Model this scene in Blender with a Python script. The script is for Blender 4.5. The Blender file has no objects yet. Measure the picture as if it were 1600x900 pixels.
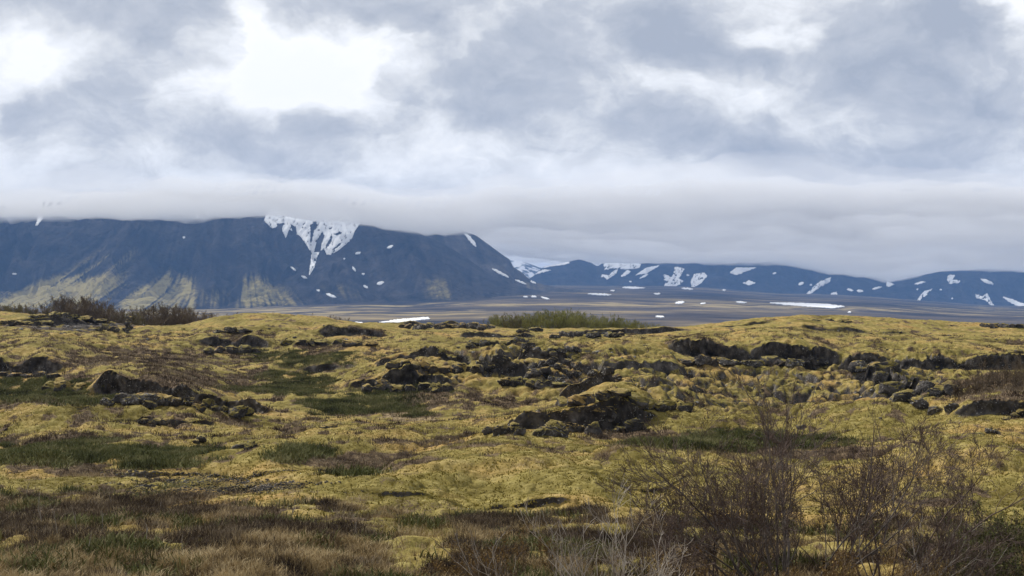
import bpy, math, random
import numpy as np

random.seed(7)
RNG = np.random.default_rng(11)
S = bpy.context.scene
COL = S.collection
F = 2198.0            # focal length in photo pixels (1600 wide)
HZ = 440.0            # horizon row
def U(px): return (np.asarray(px, float) - 800.0) / F

# ------------------------------------------------------------------ noise
def _h(ix, iy, seed):
    h = (ix.astype(np.int64) * 374761393 + iy.astype(np.int64) * 668265263 + seed * 1442695041) & 0xFFFFFFFF
    h = ((h ^ (h >> 13)) * 1274126177) & 0xFFFFFFFF
    h = ((h ^ (h >> 16)) * 2246822519) & 0xFFFFFFFF
    return ((h ^ (h >> 15)) & 0xFFFFFF).astype(np.float32) / 16777216.0
def perlin(x, y, seed=0):
    x0 = np.floor(x); y0 = np.floor(y)
    fx = (x - x0).astype(np.float32); fy = (y - y0).astype(np.float32)
    ix = x0.astype(np.int64); iy = y0.astype(np.int64)
    sx = fx * fx * fx * (fx * (fx * 6 - 15) + 10); sy = fy * fy * fy * (fy * (fy * 6 - 15) + 10)
    def g(dx, dy):
        a = _h(ix + dx, iy + dy, seed) * 6.2831853
        return np.cos(a) * (fx - dx) + np.sin(a) * (fy - dy)
    a = g(0, 0); b = g(1, 0); c = g(0, 1); d = g(1, 1)
    return ((a + (b - a) * sx) + ((c + (d - c) * sx) - (a + (b - a) * sx)) * sy) * 1.4
def fbm(x, y, octv=4, seed=0, gain=0.5):
    t = 0; a = 1.0; n = 0
    for k in range(octv):
        t = t + a * perlin(x * 2 ** k + 13.7 * k, y * 2 ** k - 7.3 * k, seed + k); n += a; a *= gain
    return t / n
def worley(x, y, seed=0):
    x0 = np.floor(x).astype(np.int64); y0 = np.floor(y).astype(np.int64)
    best = np.full(x.shape, 9.0, np.float32)
    for dx in (-1, 0, 1):
        for dy in (-1, 0, 1):
            cx = x0 + dx; cy = y0 + dy
            px = cx + _h(cx, cy, seed); py = cy + _h(cx, cy, seed + 77)
            d = ((px - x) ** 2 + (py - y) ** 2).astype(np.float32)
            np.minimum(best, d, out=best)
    return np.sqrt(best)
def perlin3(p, seed=0):
    return (perlin(p[:, 0] + 3.1 * p[:, 2], p[:, 1] - 1.7 * p[:, 2], seed) +
            perlin(p[:, 1] + 2.3 * p[:, 0] + 5, p[:, 2] + 9, seed + 5) +
            perlin(p[:, 2] - 1.9 * p[:, 1], p[:, 0] + 4.2, seed + 9)) / 2.0
def sstep(a, b, x):
    t = np.clip((x - a) / (b - a), 0, 1); return t * t * (3 - 2 * t)

# ------------------------------------------------------------------ mesh helpers
def mesh_from(name, co, faces, smooth=True):
    """co (n,3); faces (m,k) one size"""
    co = np.ascontiguousarray(co, np.float32); faces = np.ascontiguousarray(faces, np.int32)
    m = bpy.data.meshes.new(name)
    k = faces.shape[1]; nf = faces.shape[0]
    m.vertices.add(len(co)); m.vertices.foreach_set('co', co.ravel())
    m.loops.add(nf * k); m.loops.foreach_set('vertex_index', faces.ravel())
    m.polygons.add(nf)
    m.polygons.foreach_set('loop_start', np.arange(0, nf * k, k, dtype=np.int32))
    try: m.polygons.foreach_set('loop_total', np.full(nf, k, np.int32))
    except Exception: pass
    m.update(calc_edges=True)
    if smooth: m.polygons.foreach_set('use_smooth', np.ones(nf, bool))
    m.update()
    return m
def fattr(m, name, arr):
    a = m.attributes.new(name, 'FLOAT', 'POINT'); a.data.foreach_set('value', np.ascontiguousarray(arr, np.float32).ravel())
def link(name, m, mat, parent=None, loc=None):
    o = bpy.data.objects.new(name, m); COL.objects.link(o)
    if mat is not None and not m.materials: m.materials.append(mat)
    if parent: o.parent = parent
    if loc is not None: o.location = loc
    return o
def tag(o, label=None, cat=None, group=None, kind=None):
    if label: o['label'] = label
    if cat: o['category'] = cat
    if group: o['group'] = group
    if kind: o['kind'] = kind
    return o
def empty(name, loc, rz=0.0, s=1.0):
    o = bpy.data.objects.new(name, None); COL.objects.link(o)
    o.location = loc; o.rotation_euler = (0, 0, rz); o.scale = (s, s, s); return o
def copy_tree(o, loc, rz, s):
    c = o.copy(); COL.objects.link(c); c.location = loc; c.rotation_euler = (0, 0, rz); c.scale = s if hasattr(s, '__len__') else (s, s, s)
    for ch in list(o.children):
        d = ch.copy(); COL.objects.link(d); d.parent = c
    return c

class Field:
    """height sheet on a (u, Y) grid: x = u*Y"""
    def __init__(s, us, Ys, Z):
        s.us, s.Ys, s.Z = us, Ys, Z
        s.lY = np.log(Ys); s.sl = Z / Ys[:, None]
    def faces(s):
        nr, nc = s.Z.shape
        i = np.arange(nr - 1)[:, None] * nc + np.arange(nc - 1)[None, :]
        return np.stack([i, i + 1, i + nc + 1, i + nc], -1).reshape(-1, 4)
    def z(s, u, Y):
        u = np.atleast_1d(np.asarray(u, float)); Y = np.atleast_1d(np.asarray(Y, float))
        c = np.clip(np.interp(u, s.us, np.arange(len(s.us))), 0, len(s.us) - 1.001)
        r = np.clip(np.interp(np.log(Y), s.lY, np.arange(len(s.Ys))), 0, len(s.Ys) - 1.001)
        c0 = c.astype(int); r0 = r.astype(int); fc = c - c0; fr = r - r0
        Z = s.Z
        return (Z[r0, c0] * (1 - fc) + Z[r0, c0 + 1] * fc) * (1 - fr) + (Z[r0 + 1, c0] * (1 - fc) + Z[r0 + 1, c0 + 1] * fc) * fr
    def hit(s, px, py, ymin=0):
        """first depth at which the view ray through photo pixel meets the sheet (nan if none)"""
        px = np.atleast_1d(np.asarray(px, float)); py = np.atleast_1d(np.asarray(py, float))
        ci = np.clip(np.rint(np.interp(U(px), s.us, np.arange(len(s.us)))).astype(int), 0, len(s.us) - 1)
        out = np.full(px.shape, np.nan)
        for c in np.unique(ci):
            k = ci == c
            col = s.sl[:, c].copy()
            col[s.Ys < ymin] = -9
            run = np.maximum.accumulate(col)
            v = (HZ - py[k]) / F
            idx = np.searchsorted(run, v)
            ok = idx < len(run)
            i1 = np.clip(idx, 1, len(run) - 1)
            a = run[i1 - 1]; b = run[i1]
            t = np.clip((v - a) / np.maximum(b - a, 1e-9), 0, 1)
            y = s.Ys[i1 - 1] * (1 - t) + s.Ys[i1] * t
            out[k] = np.where(ok, y, np.nan)
        return out

def smooth_rows(A, sig, axis):
    n = int(3 * sig) + 1
    k = np.exp(-0.5 * (np.arange(-n, n + 1) / sig) ** 2); k /= k.sum()
    A = np.moveaxis(A, axis, 0)
    P = np.concatenate([np.repeat(A[:1], n, 0), A, np.repeat(A[-1:], n, 0)], 0)
    out = np.zeros_like(A)
    for j, w in enumerate(k): out += w * P[j:j + len(A)]
    return np.moveaxis(out, 0, axis)

# ------------------------------------------------------------------ node helpers
def new_mat(name):
    m = bpy.data.materials.new(name); m.use_nodes = True
    nt = m.node_tree; nt.nodes.clear()
    return m, nt
class NB:
    def __init__(s, nt): s.nt = nt
    def n(s, t, **kw):
        nd = s.nt.nodes.new(t)
        for k, v in kw.items(): setattr(nd, k, v)
        return nd
    def l(s, a, b): s.nt.links.new(a, b)
    def set(s, sock, v):
        if isinstance(v, bpy.types.NodeSocket): s.l(v, sock)
        else: sock.default_value = v
    def math(s, op, a, b=None, c=None, clamp=False):
        nd = s.n('ShaderNodeMath', operation=op, use_clamp=clamp)
        s.set(nd.inputs[0], a)
        if b is not None: s.set(nd.inputs[1], b)
        if c is not None: s.set(nd.inputs[2], c)
        return nd.outputs[0]
    def vmath(s, op, a, b=None):
        nd = s.n('ShaderNodeVectorMath', operation=op)
        s.set(nd.inputs[0], a)
        if b is not None: s.set(nd.inputs[1], b)
        return nd.outputs['Value'] if op in ('DOT_PRODUCT', 'LENGTH') else nd.outputs[0]
    def noise(s, vec, scale, detail=4, rough=0.55, dist=0.0, col=False):
        nd = s.n('ShaderNodeTexNoise'); s.set(nd.inputs['Vector'], vec)
        nd.inputs['Scale'].default_value = scale; nd.inputs['Detail'].default_value = detail
        nd.inputs['Roughness'].default_value = rough; nd.inputs['Distortion'].default_value = dist
        return nd.outputs['Color'] if col else nd.outputs['Fac']
    def ramp(s, fac, stops):
        nd = s.n('ShaderNodeValToRGB'); s.set(nd.inputs[0], fac)
        e = nd.color_ramp.elements
        while len(e) > len(stops): e.remove(e[-1])
        while len(e) < len(stops): e.new(0.5)
        for i, (p, c) in enumerate(stops):
            e[i].position = p; e[i].color = (c, c, c, 1) if not hasattr(c, '__len__') else (*c, 1)
        return nd.outputs[0]
    def maprange(s, v, a, b, c=0.0, d=1.0, smooth=True):
        nd = s.n('ShaderNodeMapRange'); nd.interpolation_type = 'SMOOTHSTEP' if smooth else 'LINEAR'
        s.set(nd.inputs[0], v)
        for i, x in enumerate((a, b, c, d)): nd.inputs[i + 1].default_value = x
        return nd.outputs[0]
    def mix(s, fac, a, b):
        nd = s.n('ShaderNodeMix'); nd.data_type = 'RGBA'
        s.set(nd.inputs[0], fac)
        for i, v in ((6, a), (7, b)):
            if isinstance(v, bpy.types.NodeSocket): s.l(v, nd.inputs[i])
            else: nd.inputs[i].default_value = (*v, 1) if len(v) == 3 else v
        return nd.outputs[2]
    def attr(s, name):
        nd = s.n('ShaderNodeAttribute'); nd.attribute_name = name; return nd.outputs['Fac']
    def bump(s, h, strength, dist, prev=None):
        nd = s.n('ShaderNodeBump'); s.set(nd.inputs['Height'], h)
        nd.inputs['Strength'].default_value = strength; nd.inputs['Distance'].default_value = dist
        if prev is not None: s.l(prev, nd.inputs['Normal'])
        return nd.outputs[0]
    def out(s, col, rough=0.9, normal=None, spec=0.15, transl=None):
        b = s.n('ShaderNodeBsdfPrincipled')
        s.set(b.inputs['Base Color'], col if isinstance(col, bpy.types.NodeSocket) else (*col, 1))
        b.inputs['Roughness'].default_value = rough
        b.inputs['Specular IOR Level'].default_value = spec
        if normal is not None: s.l(normal, b.inputs['Normal'])
        o = s.n('ShaderNodeOutputMaterial'); s.l(b.outputs[0], o.inputs[0]); return b

# ================================================================== MATERIALS
def moss_color(b, P):
    n1 = b.noise(P, 0.22, 5, 0.6); n2 = b.noise(P, 2.6, 4, 0.6); n3 = b.noise(P, 13.0, 3, 0.7)
    c = b.ramp(n2, [(0.28, (0.152, 0.113, 0.036)), (0.47, (0.255, 0.196, 0.064)), (0.72, (0.40, 0.315, 0.135))])
    g = b.ramp(n1, [(0.34, (0.50, 0.52, 0.42)), (0.47, (0.86, 0.92, 0.80)), (0.55, (1.05, 1.03, 1)), (0.68, (1.22, 1.05, 1.05))])
    m = b.n('ShaderNodeMix'); m.data_type = 'RGBA'; m.blend_type = 'MULTIPLY'; m.inputs[0].default_value = 1.0
    b.l(c, m.inputs[6]); b.l(g, m.inputs[7])
    d = b.ramp(n3, [(0.34, (0.42, 0.37, 0.32)), (0.50, (1, 1, 1)), (0.68, (1.25, 1.25, 1.35))])
    m2 = b.n('ShaderNodeMix'); m2.data_type = 'RGBA'; m2.blend_type = 'MULTIPLY'; m2.inputs[0].default_value = 0.42
    b.l(m.outputs[2], m2.inputs[6]); b.l(d, m2.inputs[7])
    return m2.outputs[2], n2, n3
def rock_color(b, P, lichen=0.62):
    n1 = b.noise(P, 1.3, 5, 0.6); n2 = b.noise(P, 9.0, 4, 0.65)
    c = b.ramp(n1, [(0.3, (0.018, 0.016, 0.015)), (0.5, (0.060, 0.054, 0.050)), (0.68, (0.155, 0.140, 0.126))])
    li = b.math('MULTIPLY', b.maprange(n2, lichen, lichen + 0.07), b.maprange(b.noise(P, 0.8, 2), 0.42, 0.56))
    return b.mix(li, c, (0.42, 0.41, 0.39)), n1, n2

def mat_ground():
    m, nt = new_mat('moss_heath_ground'); b = NB(nt)
    P = b.n('ShaderNodeNewGeometry').outputs['Position']
    moss, n2, n3 = moss_color(b, P)
    rock, r1, r2 = rock_color(b, P, 0.60)
    h1 = b.noise(P, 3.2, 5, 0.65); h2 = b.noise(P, 16.0, 3, 0.7)
    heath = b.ramp(h1, [(0.30, (0.034, 0.025, 0.017)), (0.47, (0.092, 0.064, 0.041)), (0.58, (0.15, 0.108, 0.066)), (0.7, (0.26, 0.20, 0.118))])
    green = b.ramp(h1, [(0.3, (0.040, 0.042, 0.016)), (0.5, (0.090, 0.095, 0.030)), (0.72, (0.165, 0.155, 0.055))])
    straw = b.ramp(h1, [(0.3, (0.15, 0.105, 0.055)), (0.5, (0.27, 0.205, 0.115)), (0.72, (0.38, 0.31, 0.19))])
    fine = b.maprange(h2, 0.35, 0.7, -0.22, 0.22)
    def w(name): return b.maprange(b.math('ADD', b.attr(name), fine), 0.38, 0.62)
    c = b.mix(w('straw'), heath, straw)
    c = b.mix(w('green'), c, green)
    c = b.mix(w('moss'), c, moss)
    # bare lava where the surface is steep
    nz = b.n('ShaderNodeSeparateXYZ'); g = b.n('ShaderNodeNewGeometry'); b.l(g.outputs['Normal'], nz.inputs[0])
    steep = b.maprange(b.math('SUBTRACT', b.math('ADD', nz.outputs[2], b.math('MULTIPLY', fine, 0.6)), b.math('MULTIPLY', b.attr('broken'), 0.20)), 0.62, 0.36)
    rw = b.math('MAXIMUM', steep, w('rock'))
    c = b.mix(rw, c, rock)
    hgt = b.math('ADD', b.math('MULTIPLY', n2, 0.6), b.math('MULTIPLY', b.noise(P, 22.0, 3, 0.7), 0.4))
    bp = b.bump(hgt, 0.7, 0.07)
    bp = b.bump(r2, 0.6, 0.12, bp)
    b.out(c, 0.95, bp, 0.05)
    return m
def mat_rock(lichen=0.60, moss_amt=0.0):
    m, nt = new_mat('mossy_lava_rock'); b = NB(nt)
    P = b.n('ShaderNodeNewGeometry').outputs['Position']
    moss, n2, n3 = moss_color(b, P)
    rock, r1, r2 = rock_color(b, P, lichen)
    nz = b.n('ShaderNodeSeparateXYZ'); g = b.n('ShaderNodeNewGeometry'); b.l(g.outputs['Normal'], nz.inputs[0])
    k = b.math('ADD', nz.outputs[2], b.maprange(b.noise(P, 1.6, 4), 0.3, 0.7, -0.35, 0.35))
    c = b.mix(b.maprange(k, 0.62 - moss_amt, 0.78 - moss_amt), rock, moss)
    bp = b.bump(b.noise(P, 5.0, 6, 0.7), 1.0, 0.18)
    b.out(c, 0.9, bp, 0.15)
    return m
def mat_twig(name, c0, c1, sc=6.0):
    m, nt = new_mat(name); b = NB(nt)
    P = b.n('ShaderNodeNewGeometry').outputs['Position']
    c = b.ramp(b.noise(P, sc, 3, 0.6), [(0.35, c0), (0.65, c1)])
    b.out(c, 0.8, None, 0.2); return m
def mat_blades(name, stops, rough=0.85):
    m, nt = new_mat(name); b = NB(nt)
    c = b.ramp(b.attr('tone'), stops)
    b.out(c, rough, None, 0.1); return m
def mat_mountain(name, dark, mid, veg_sun, vegpx=None):
    m, nt = new_mat(name); b = NB(nt)
    P = b.n('ShaderNodeNewGeometry').outputs['Position']
    n1 = b.noise(P, 0.012, 6, 0.6); n2 = b.noise(P, 0.05, 4, 0.6)
    n0 = b.noise(P, 0.0028, 4, 0.6)
    c = b.ramp(b.math('MULTIPLY_ADD', n0, 0.35, b.math('MULTIPLY_ADD', b.attr('streak'), 0.18, b.math('MULTIPLY', n1, 0.47))), [(0.34, dark), (0.52, mid), (0.68, tuple(1.9 * x for x in mid))])
    c = b.mix(b.maprange(b.math('MULTIPLY', b.attr('veg_sun'), b.maprange(n2, 0.3, 0.7, 0.5, 1.2)), 0.03, 0.8), c, veg_sun)  # slope growth, with sun patches from cloud gaps painted into its colour
    bp = b.bump(b.math('ADD', n1, b.math('MULTIPLY', n2, 0.5)), 1.0, 40.0)
    b.out(c, 0.95, bp, 0.05); return m
def mat_plain():
    m, nt = new_mat('dark_lava_plain'); b = NB(nt)
    P = b.n('ShaderNodeNewGeometry').outputs['Position']
    mp = b.vmath('MULTIPLY', P, (0.55, 0.75, 1.0))
    n1 = b.noise(mp, 0.0035, 6, 0.62); n2 = b.noise(mp, 0.012, 5, 0.65); n3 = b.noise(mp, 0.05, 3, 0.6)
    c = b.ramp(n1, [(0.36, (0.026, 0.023, 0.027)), (0.48, (0.080, 0.066, 0.058)), (0.58, (0.16, 0.128, 0.08)), (0.68, (0.32, 0.25, 0.125))])
    d = b.ramp(n2, [(0.35, (0.55, 0.55, 0.6)), (0.55, (1, 1, 1)), (0.72, (1.35, 1.28, 1.05))])
    mm = b.n('ShaderNodeMix'); mm.data_type = 'RGBA'; mm.blend_type = 'MULTIPLY'; mm.inputs[0].default_value = 1
    b.l(c, mm.inputs[6]); b.l(d, mm.inputs[7])
    c = b.mix(b.maprange(b.math('ADD', b.attr('veg_sun'), b.maprange(n2, 0.3, 0.7, -0.45, 0.45)), 0.4, 0.8), mm.outputs[2], (0.30, 0.24, 0.12))
    bp = b.bump(n3, 1.0, 6.0)
    b.out(c, 0.95, bp, 0.05); return m
def mat_snow():
    m, nt = new_mat('old_snow'); b = NB(nt)
    P = b.n('ShaderNodeNewGeometry').outputs['Position']
    c = b.ramp(b.noise(P, 0.03, 4), [(0.3, (0.80, 0.82, 0.85)), (0.6, (0.9, 0.91, 0.92))])
    b.out(c, 0.7, None, 0.2); return m

M_GROUND = mat_ground()
M_ROCK = mat_rock(0.585, 0.10)
M_ROCKBARE = mat_rock(0.56, -0.10)
M_ROCKMOSS = mat_rock(0.60, 0.26)
M_PALESTONE = mat_rock(0.44, -0.6)
M_SNOW = mat_snow()
M_PLAIN = mat_plain()
M_TWIG = mat_twig('dark_birch_bark', (0.052, 0.034, 0.028), (0.145, 0.105, 0.085))
M_STEM = mat_twig('grey_birch_stem', (0.045, 0.034, 0.030), (0.17, 0.145, 0.125), 3.0)
M_PALE = mat_twig('weathered_pale_wood', (0.17, 0.14, 0.115), (0.40, 0.36, 0.31), 4.0)
M_RUST = mat_twig('rusty_twigs', (0.075, 0.047, 0.025), (0.20, 0.125, 0.055))
M_FARTWIG = mat_twig('bare_thicket_twigs', (0.075, 0.056, 0.038), (0.16, 0.120, 0.078), 0.9)
M_FARGREEN = mat_twig('budding_thicket_twigs', (0.095, 0.098, 0.026), (0.25, 0.25, 0.065), 0.9)
M_OLIVE = mat_twig('olive_thicket_twigs', (0.075, 0.066, 0.028), (0.17, 0.145, 0.055), 0.9)

# ================================================================== LAVA FIELD
TAB = {  # photo column: [(depth, photo row the surface sits at)]
 0: [(20,900),(27,830),(34,775),(40,736),(46,733),(55,716),(62,696),(70,664),(80,639),(90,640),(100,612),(108,592),(114,570),(125,547),(138,525),(155,502),(180,489),(200,496),(240,545)],
 200: [(20,900),(27,832),(34,785),(40,742),(46,737),(55,713),(62,692),(70,666),(80,636),(86,624),(91,604),(100,582),(112,562),(125,547),(138,534),(155,521),(180,521),(200,527),(240,565)],
 400: [(20,900),(27,835),(34,790),(40,750),(44,724),(48,726),(55,716),(62,693),(70,669),(80,650),(90,633),(100,611),(112,587),(125,563),(137,549),(143,530),(155,511),(175,499),(200,506),(240,545)],
 600: [(20,900),(27,838),(34,800),(40,766),(46,740),(50,742),(55,734),(62,703),(70,674),(80,654),(90,635),(99,613),(112,580),(125,553),(138,536),(155,520),(175,509),(200,516),(240,552)],
 800: [(20,900),(27,842),(34,797),(40,747),(46,711),(50,708),(55,707),(62,692),(70,674),(80,648),(90,629),(100,606),(112,575),(125,550),(138,535),(155,523),(175,515),(200,523),(240,557)],
 1000: [(20,900),(27,842),(34,797),(40,749),(46,713),(50,704),(55,708),(62,691),(70,669),(78,638),(84,614),(91,616),(100,600),(112,573),(125,548),(138,534),(155,522),(175,516),(200,525),(240,560)],
 1200: [(20,900),(27,842),(34,800),(40,756),(46,719),(50,712),(55,709),(62,691),(70,662),(75,656),(82,662),(90,661),(97,648),(105,620),(112,600),(121,574),(126,548),(138,531),(155,517),(180,504),(200,512),(240,552)],
 1400: [(20,900),(27,842),(34,798),(40,754),(46,722),(50,712),(55,705),(62,683),(70,650),(75,645),(82,652),(90,650),(97,640),(105,612),(112,594),(121,573),(126,557),(138,538),(155,521),(180,503),(200,510),(240,552)],
 1600: [(20,900),(27,842),(34,795),(40,750),(46,718),(50,706),(55,691),(62,661),(68,635),(75,641),(82,640),(90,623),(100,601),(112,579),(124,560),(138,541),(155,524),(180,509),(200,515),(240,552)],
}
us = np.concatenate([np.linspace(-1.3, -0.43, 60)[:-1], np.linspace(-0.43, 0.43, 1240), np.linspace(0.43, 1.3, 60)[1:]])
Ys = np.concatenate([np.geomspace(1.0, 15.0, 160)[:-1], np.geomspace(15.0, 245.0, 1500)])
near = [(1.0, -1.75), (4, -2.5), (9, -3.35), (14, -3.9)]
cols = sorted(TAB)
Zc = []
for c in cols:
    t = TAB[c]
    yy = [a for a, _ in near] + [a for a, _ in t]
    zz = [z for _, z in near] + [-(p - HZ) / F * a for a, p in t]
    Zc.append(np.interp(np.log(Ys), np.log(yy), zz))
Zc = smooth_rows(np.array(Zc), 14, 1)
cu = U(cols)
base = np.empty((len(Ys), len(us)))
ci = np.clip(np.interp(us, cu, np.arange(len(cols))), 0, len(cols) - 1)
c0 = np.clip(ci.astype(int), 0, len(cols) - 2); fc = ci - c0; fc = fc * fc * (3 - 2 * fc)
base[:] = (Zc[c0].T * (1 - fc) + Zc[c0 + 1].T * fc)
UU, YY = np.meshgrid(us, Ys)
XX = UU * YY
PX = 800 + UU * F
far_fade = sstep(10, 18, YY)
# broad undulation
wx = XX + 0.9 * perlin(XX / 2.1, YY / 2.1, 91) + 0.3 * perlin(XX / .6, YY / .6, 93); wy = YY + 0.9 * perlin(XX / 2.1, YY / 2.1, 92) + 0.3 * perlin(XX / .6, YY / .6, 94)
def dome(w, r=0.62): return np.sqrt(np.maximum(0.0, 1 - np.minimum(w / r, 1) ** 2))
w4 = worley(wx / 5.5, wy / 8.0, 61)
lobe = dome(w4, 0.70)
mid = sstep(28, 42, YY)
Z = base + 0.34 * far_fade * fbm(XX / 9, YY / 12, 3, 3) + 0.16 * fbm(XX / 3.2, YY / 3.6, 3, 21) + (0.40 * mid * (lobe - 0.6)) * sstep(240, 170, YY)
Z += 0.34 * mid * sstep(70, 52, YY) * (dome(worley(wx / 3.3 + 5, wy / 4.4, 63), .66) - .6)
Z += 0.26 * (1 - mid) * far_fade * dome(worley(wx / 1.9, wy / 2.4, 66), 0.65)

for (mx_, mY, rx, rY, mh) in [(870, 41, 300, 7, .45), (1290, 168, 150, 22, .9), (430, 168, 130, 20, .8), (985, 77, 100, 6, .9), (400, 43, 90, 4, .45), (110, 42, 140, 4, .35),
        (60, 70, 90, 7, .7), (255, 76, 90, 5, .6), (240, 93, 120, 6, .3), (1480, 69, 170, 5, .5), (60, 119, 80, 9, .9), (1385, 57, 70, 3, .45), (860, 118, 160, 9, .7), (660, 106, 90, 6, .6), (1180, 133, 160, 8, .6),
        (1450, 128, 110, 9, .6), (150, 160, 110, 12, .7), (640, 140, 120, 10, .5), (560, 64, 90, 4, .4), (800, 60, 120, 3, .25), (1240, 72, 140, 4, .35), (1120, 34, 120, 5, .3), (560, 37, 120, 4, .35), (1480, 45, 150, 7, .5),
        (620, 84, 150, 9, -.6), (850, 87, 90, 7, -.6), (1560, 88, 80, 8, -.8), (100, 99, 120, 6, -.6), (550, 56, 120, 5, -.45), (1170, 61, 190, 5, -.5), (180, 50, 190, 5, -.4), (1200, 100, 200, 9, -.6), (480, 108, 120, 10, -.5),
        (330, 118, 150, 12, -.5), (560, 139, 60, 5, -.5), (740, 50, 50, 4, -.2), (1010, 36, 50, 3, -.35), (760, 35, 60, 2.5, -.3)]:
    Z += mh * np.exp(-(((PX + 30 * perlin(XX / 6, YY / 6, 55) - mx_) / rx) ** 2 + ((YY + 2.0 * perlin(XX / 5, YY / 5, 56) - mY) / rY) ** 2) ** 1.3)
def win(px, a, b, e): return sstep(a - e, a + e, px) * (1 - sstep(b - e, b + e, px))
# rock ledges: (px0, px1, depth at px0, depth at px1, height, run-back)
LEDGES = [
 (150, 300, 88, 85, 1.25, 6), (290, 420, 85, 80, 1.0, 4), (-60, 95, 110, 108, 1.2, 6), (60, 140, 97, 95, 0.5, 3),
 (1050, 1300, 123, 121, 1.6, 8), (1320, 1620, 119, 112, 1.15, 7), (550, 705, 101, 99, 1.35, 5), (600, 910, 113, 111, 1.1, 5),
 (310, 420, 139, 138, 0.9, 8), (500, 600, 146, 148, 1.1, 9), (720, 835, 140, 147, 0.55, 6), (855, 1065, 152, 156, 0.65, 6),
 (615, 775, 177, 178, 0.75, 9), (1490, 1640, 65, 63, 0.55, 4), (780, 1010, 69.5, 70, 1.15, 4), (760, 900, 105, 104, 1.0, 4),
 (900, 1060, 106, 110, .8, 5), (0, 190, 152, 156, 0.5, 9), (1330, 1440, 114, 102, 1.2, 3), (30, 160, 74, 75, 0.3, 4),
 (180, 520, 38.5, 37.5, 0.16, 2.5), (560, 900, 33, 32, 0.12, 2), (200, 340, 71, 70, 0.3, 3), (1000, 1120, 98, 97, 0.4, 3),
 (870, 990, 79, 78, .9, 4), (900, 1100, 36.5, 37, 0.12, 2), (1080, 1210, 158, 160, 0.3, 6), (1250, 1420, 150, 146, 0.3, 6), (470, 560, 118, 117, 0.4, 4),
]
wig = 0.9 * fbm(XX / 2.6, YY * 0 + 3.3, 3, 40) + 1.3 * fbm(XX / 7.0, YY * 0 + 8.3, 2, 44)
YS = YY.copy()
rockw = np.zeros_like(Z)
for k, (a, b_, ya, yb, h, L) in enumerate(LEDGES):
    t = np.clip((PX - a) / (b_ - a), 0, 1)
    yl = ya + (yb - ya) * t + wig * (ya / 100.0) * 1.1
    d = YY - yl
    W = win(PX, a, b_, (b_ - a) * 0.17) * np.clip(0.85 + 0.6 * perlin(XX / 2.2, YY * 0 + k * 3.1, 60 + k), 0, 1.3)
    fw = 0.006 * ya
    st = sstep(-fw, fw, d)
    Z += W * h * (st * np.exp(-np.maximum(d, 0) / L) - 0.35 * np.exp(-np.maximum(-d, 0) / (0.3 * L)) * (1 - st))
    crag = 0.30 * perlin(XX * 1.3, st * h * 1.6 + k, 300 + k) + 0.22 * perlin(XX * 3.1, st * h * 4 + k, 330 + k)
    face = np.clip(W, 0, 1) * np.exp(-(d / (1.15 * fw)) ** 4)
    YS += face * (-0.8 * d + h * (crag - 0.55 * st ** 2))
    YS -= np.clip(W, 0, 1) * 0.5 * h * np.exp(-np.maximum(d - fw, 0) / 1.1) * (d > fw)
    rockw = np.maximum(rockw, np.clip(W * 1.3, 0, 1) * np.exp(-((d + 0.2 * fw) / (0.95 * fw)) ** 4) * min(1, h * 2))
def ell(cx, cy, rx, ry, PYv): return np.exp(-(((PX - cx) / rx) ** 2 + ((PYv - cy) / ry) ** 2) ** 1.5)
PY0 = HZ - base / YY * F
# hummocky slopes of broken, moss-grown lava
hum = np.clip(ell(1210, 612, 230, 48, PY0) + ell(860, 575, 170, 40, PY0) * 0.8 + ell(650, 590, 130, 22, PY0) * 0.7 + ell(1000, 630, 110, 30, PY0) * .6
              + ell(1430, 600, 90, 45, PY0) * 0.8 + ell(100, 650, 200, 30, PY0) * 0.35 + ell(160, 535, 200, 25, PY0) * .25, 0, 1)
w1 = worley(wx / 2.3, wy / 2.9, 5); w2 = worley(wx / 0.85, wy / 1.2, 8)
Z += hum * (1.35 * (dome(w1, .66) - 0.6) + 0.42 * (dome(w2) - 0.6))
crease = hum * np.maximum(sstep(0.50, 0.66, w1), 0.6 * sstep(.55, .7, w2))
# moss cushions everywhere
w3 = worley(XX / 0.34 + 0.3 * perlin(XX * 2, YY * 2, 3), YY / 0.5, 15)
w5 = worley(wx / 1.35, wy / 1.9, 31)
Z += far_fade * mid * (0.11 * dome(w5, .75) + 0.05 * dome(w3, .6)) * (1 - hum * 0.6) + 0.06 * dome(w3) * (1 - mid)
Z += 0.035 * fbm(XX * 2.6, YY * 2.6, 3, 70) * far_fade

# ---- ground cover
PYv = HZ - Z / YY * F
wpx = 60 * fbm(XX / 5, YY / 7, 4, 101); wpy = 18 * fbm(XX / 4, YY / 6, 4, 103)
def E(cx, cy, rx, ry):
    return np.exp(-((((PX + wpx - cx) / rx) ** 2 + ((PYv + wpy - cy) / ry) ** 2)) ** 2)
big = fbm(XX / 5.0, YY / 7.5, 4, 110); sm = fbm(XX / 1.1, YY / 1.6, 4, 120)
edge = np.interp(PX, [0, 200, 450, 600, 850, 1000, 1300, 1600], [778, 790, 796, 812, 815, 838, 850, 858]) + 85 * big + 60 * sm
heathzone = sstep(-16, 16, PYv - edge)
moss = 0.98 - heathzone * (0.97 - 0.9 * sstep(0.04, 0.16, fbm(XX / 2.4, YY / 3.0, 4, 140)))
leftmix = sstep(620, 250, PX) * sstep(505, 530, PYv)
moss -= 0.70 * sstep(0.09 - 0.12 * leftmix, 0.36 - 0.1 * leftmix, sm + 0.35 * big) + 0.30 * sstep(0.12, 0.45, -big)
moss -= 0.6 * mid * sstep(0.56, 0.74, w4) * sstep(-0.2, 0.2, big + sm)
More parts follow.
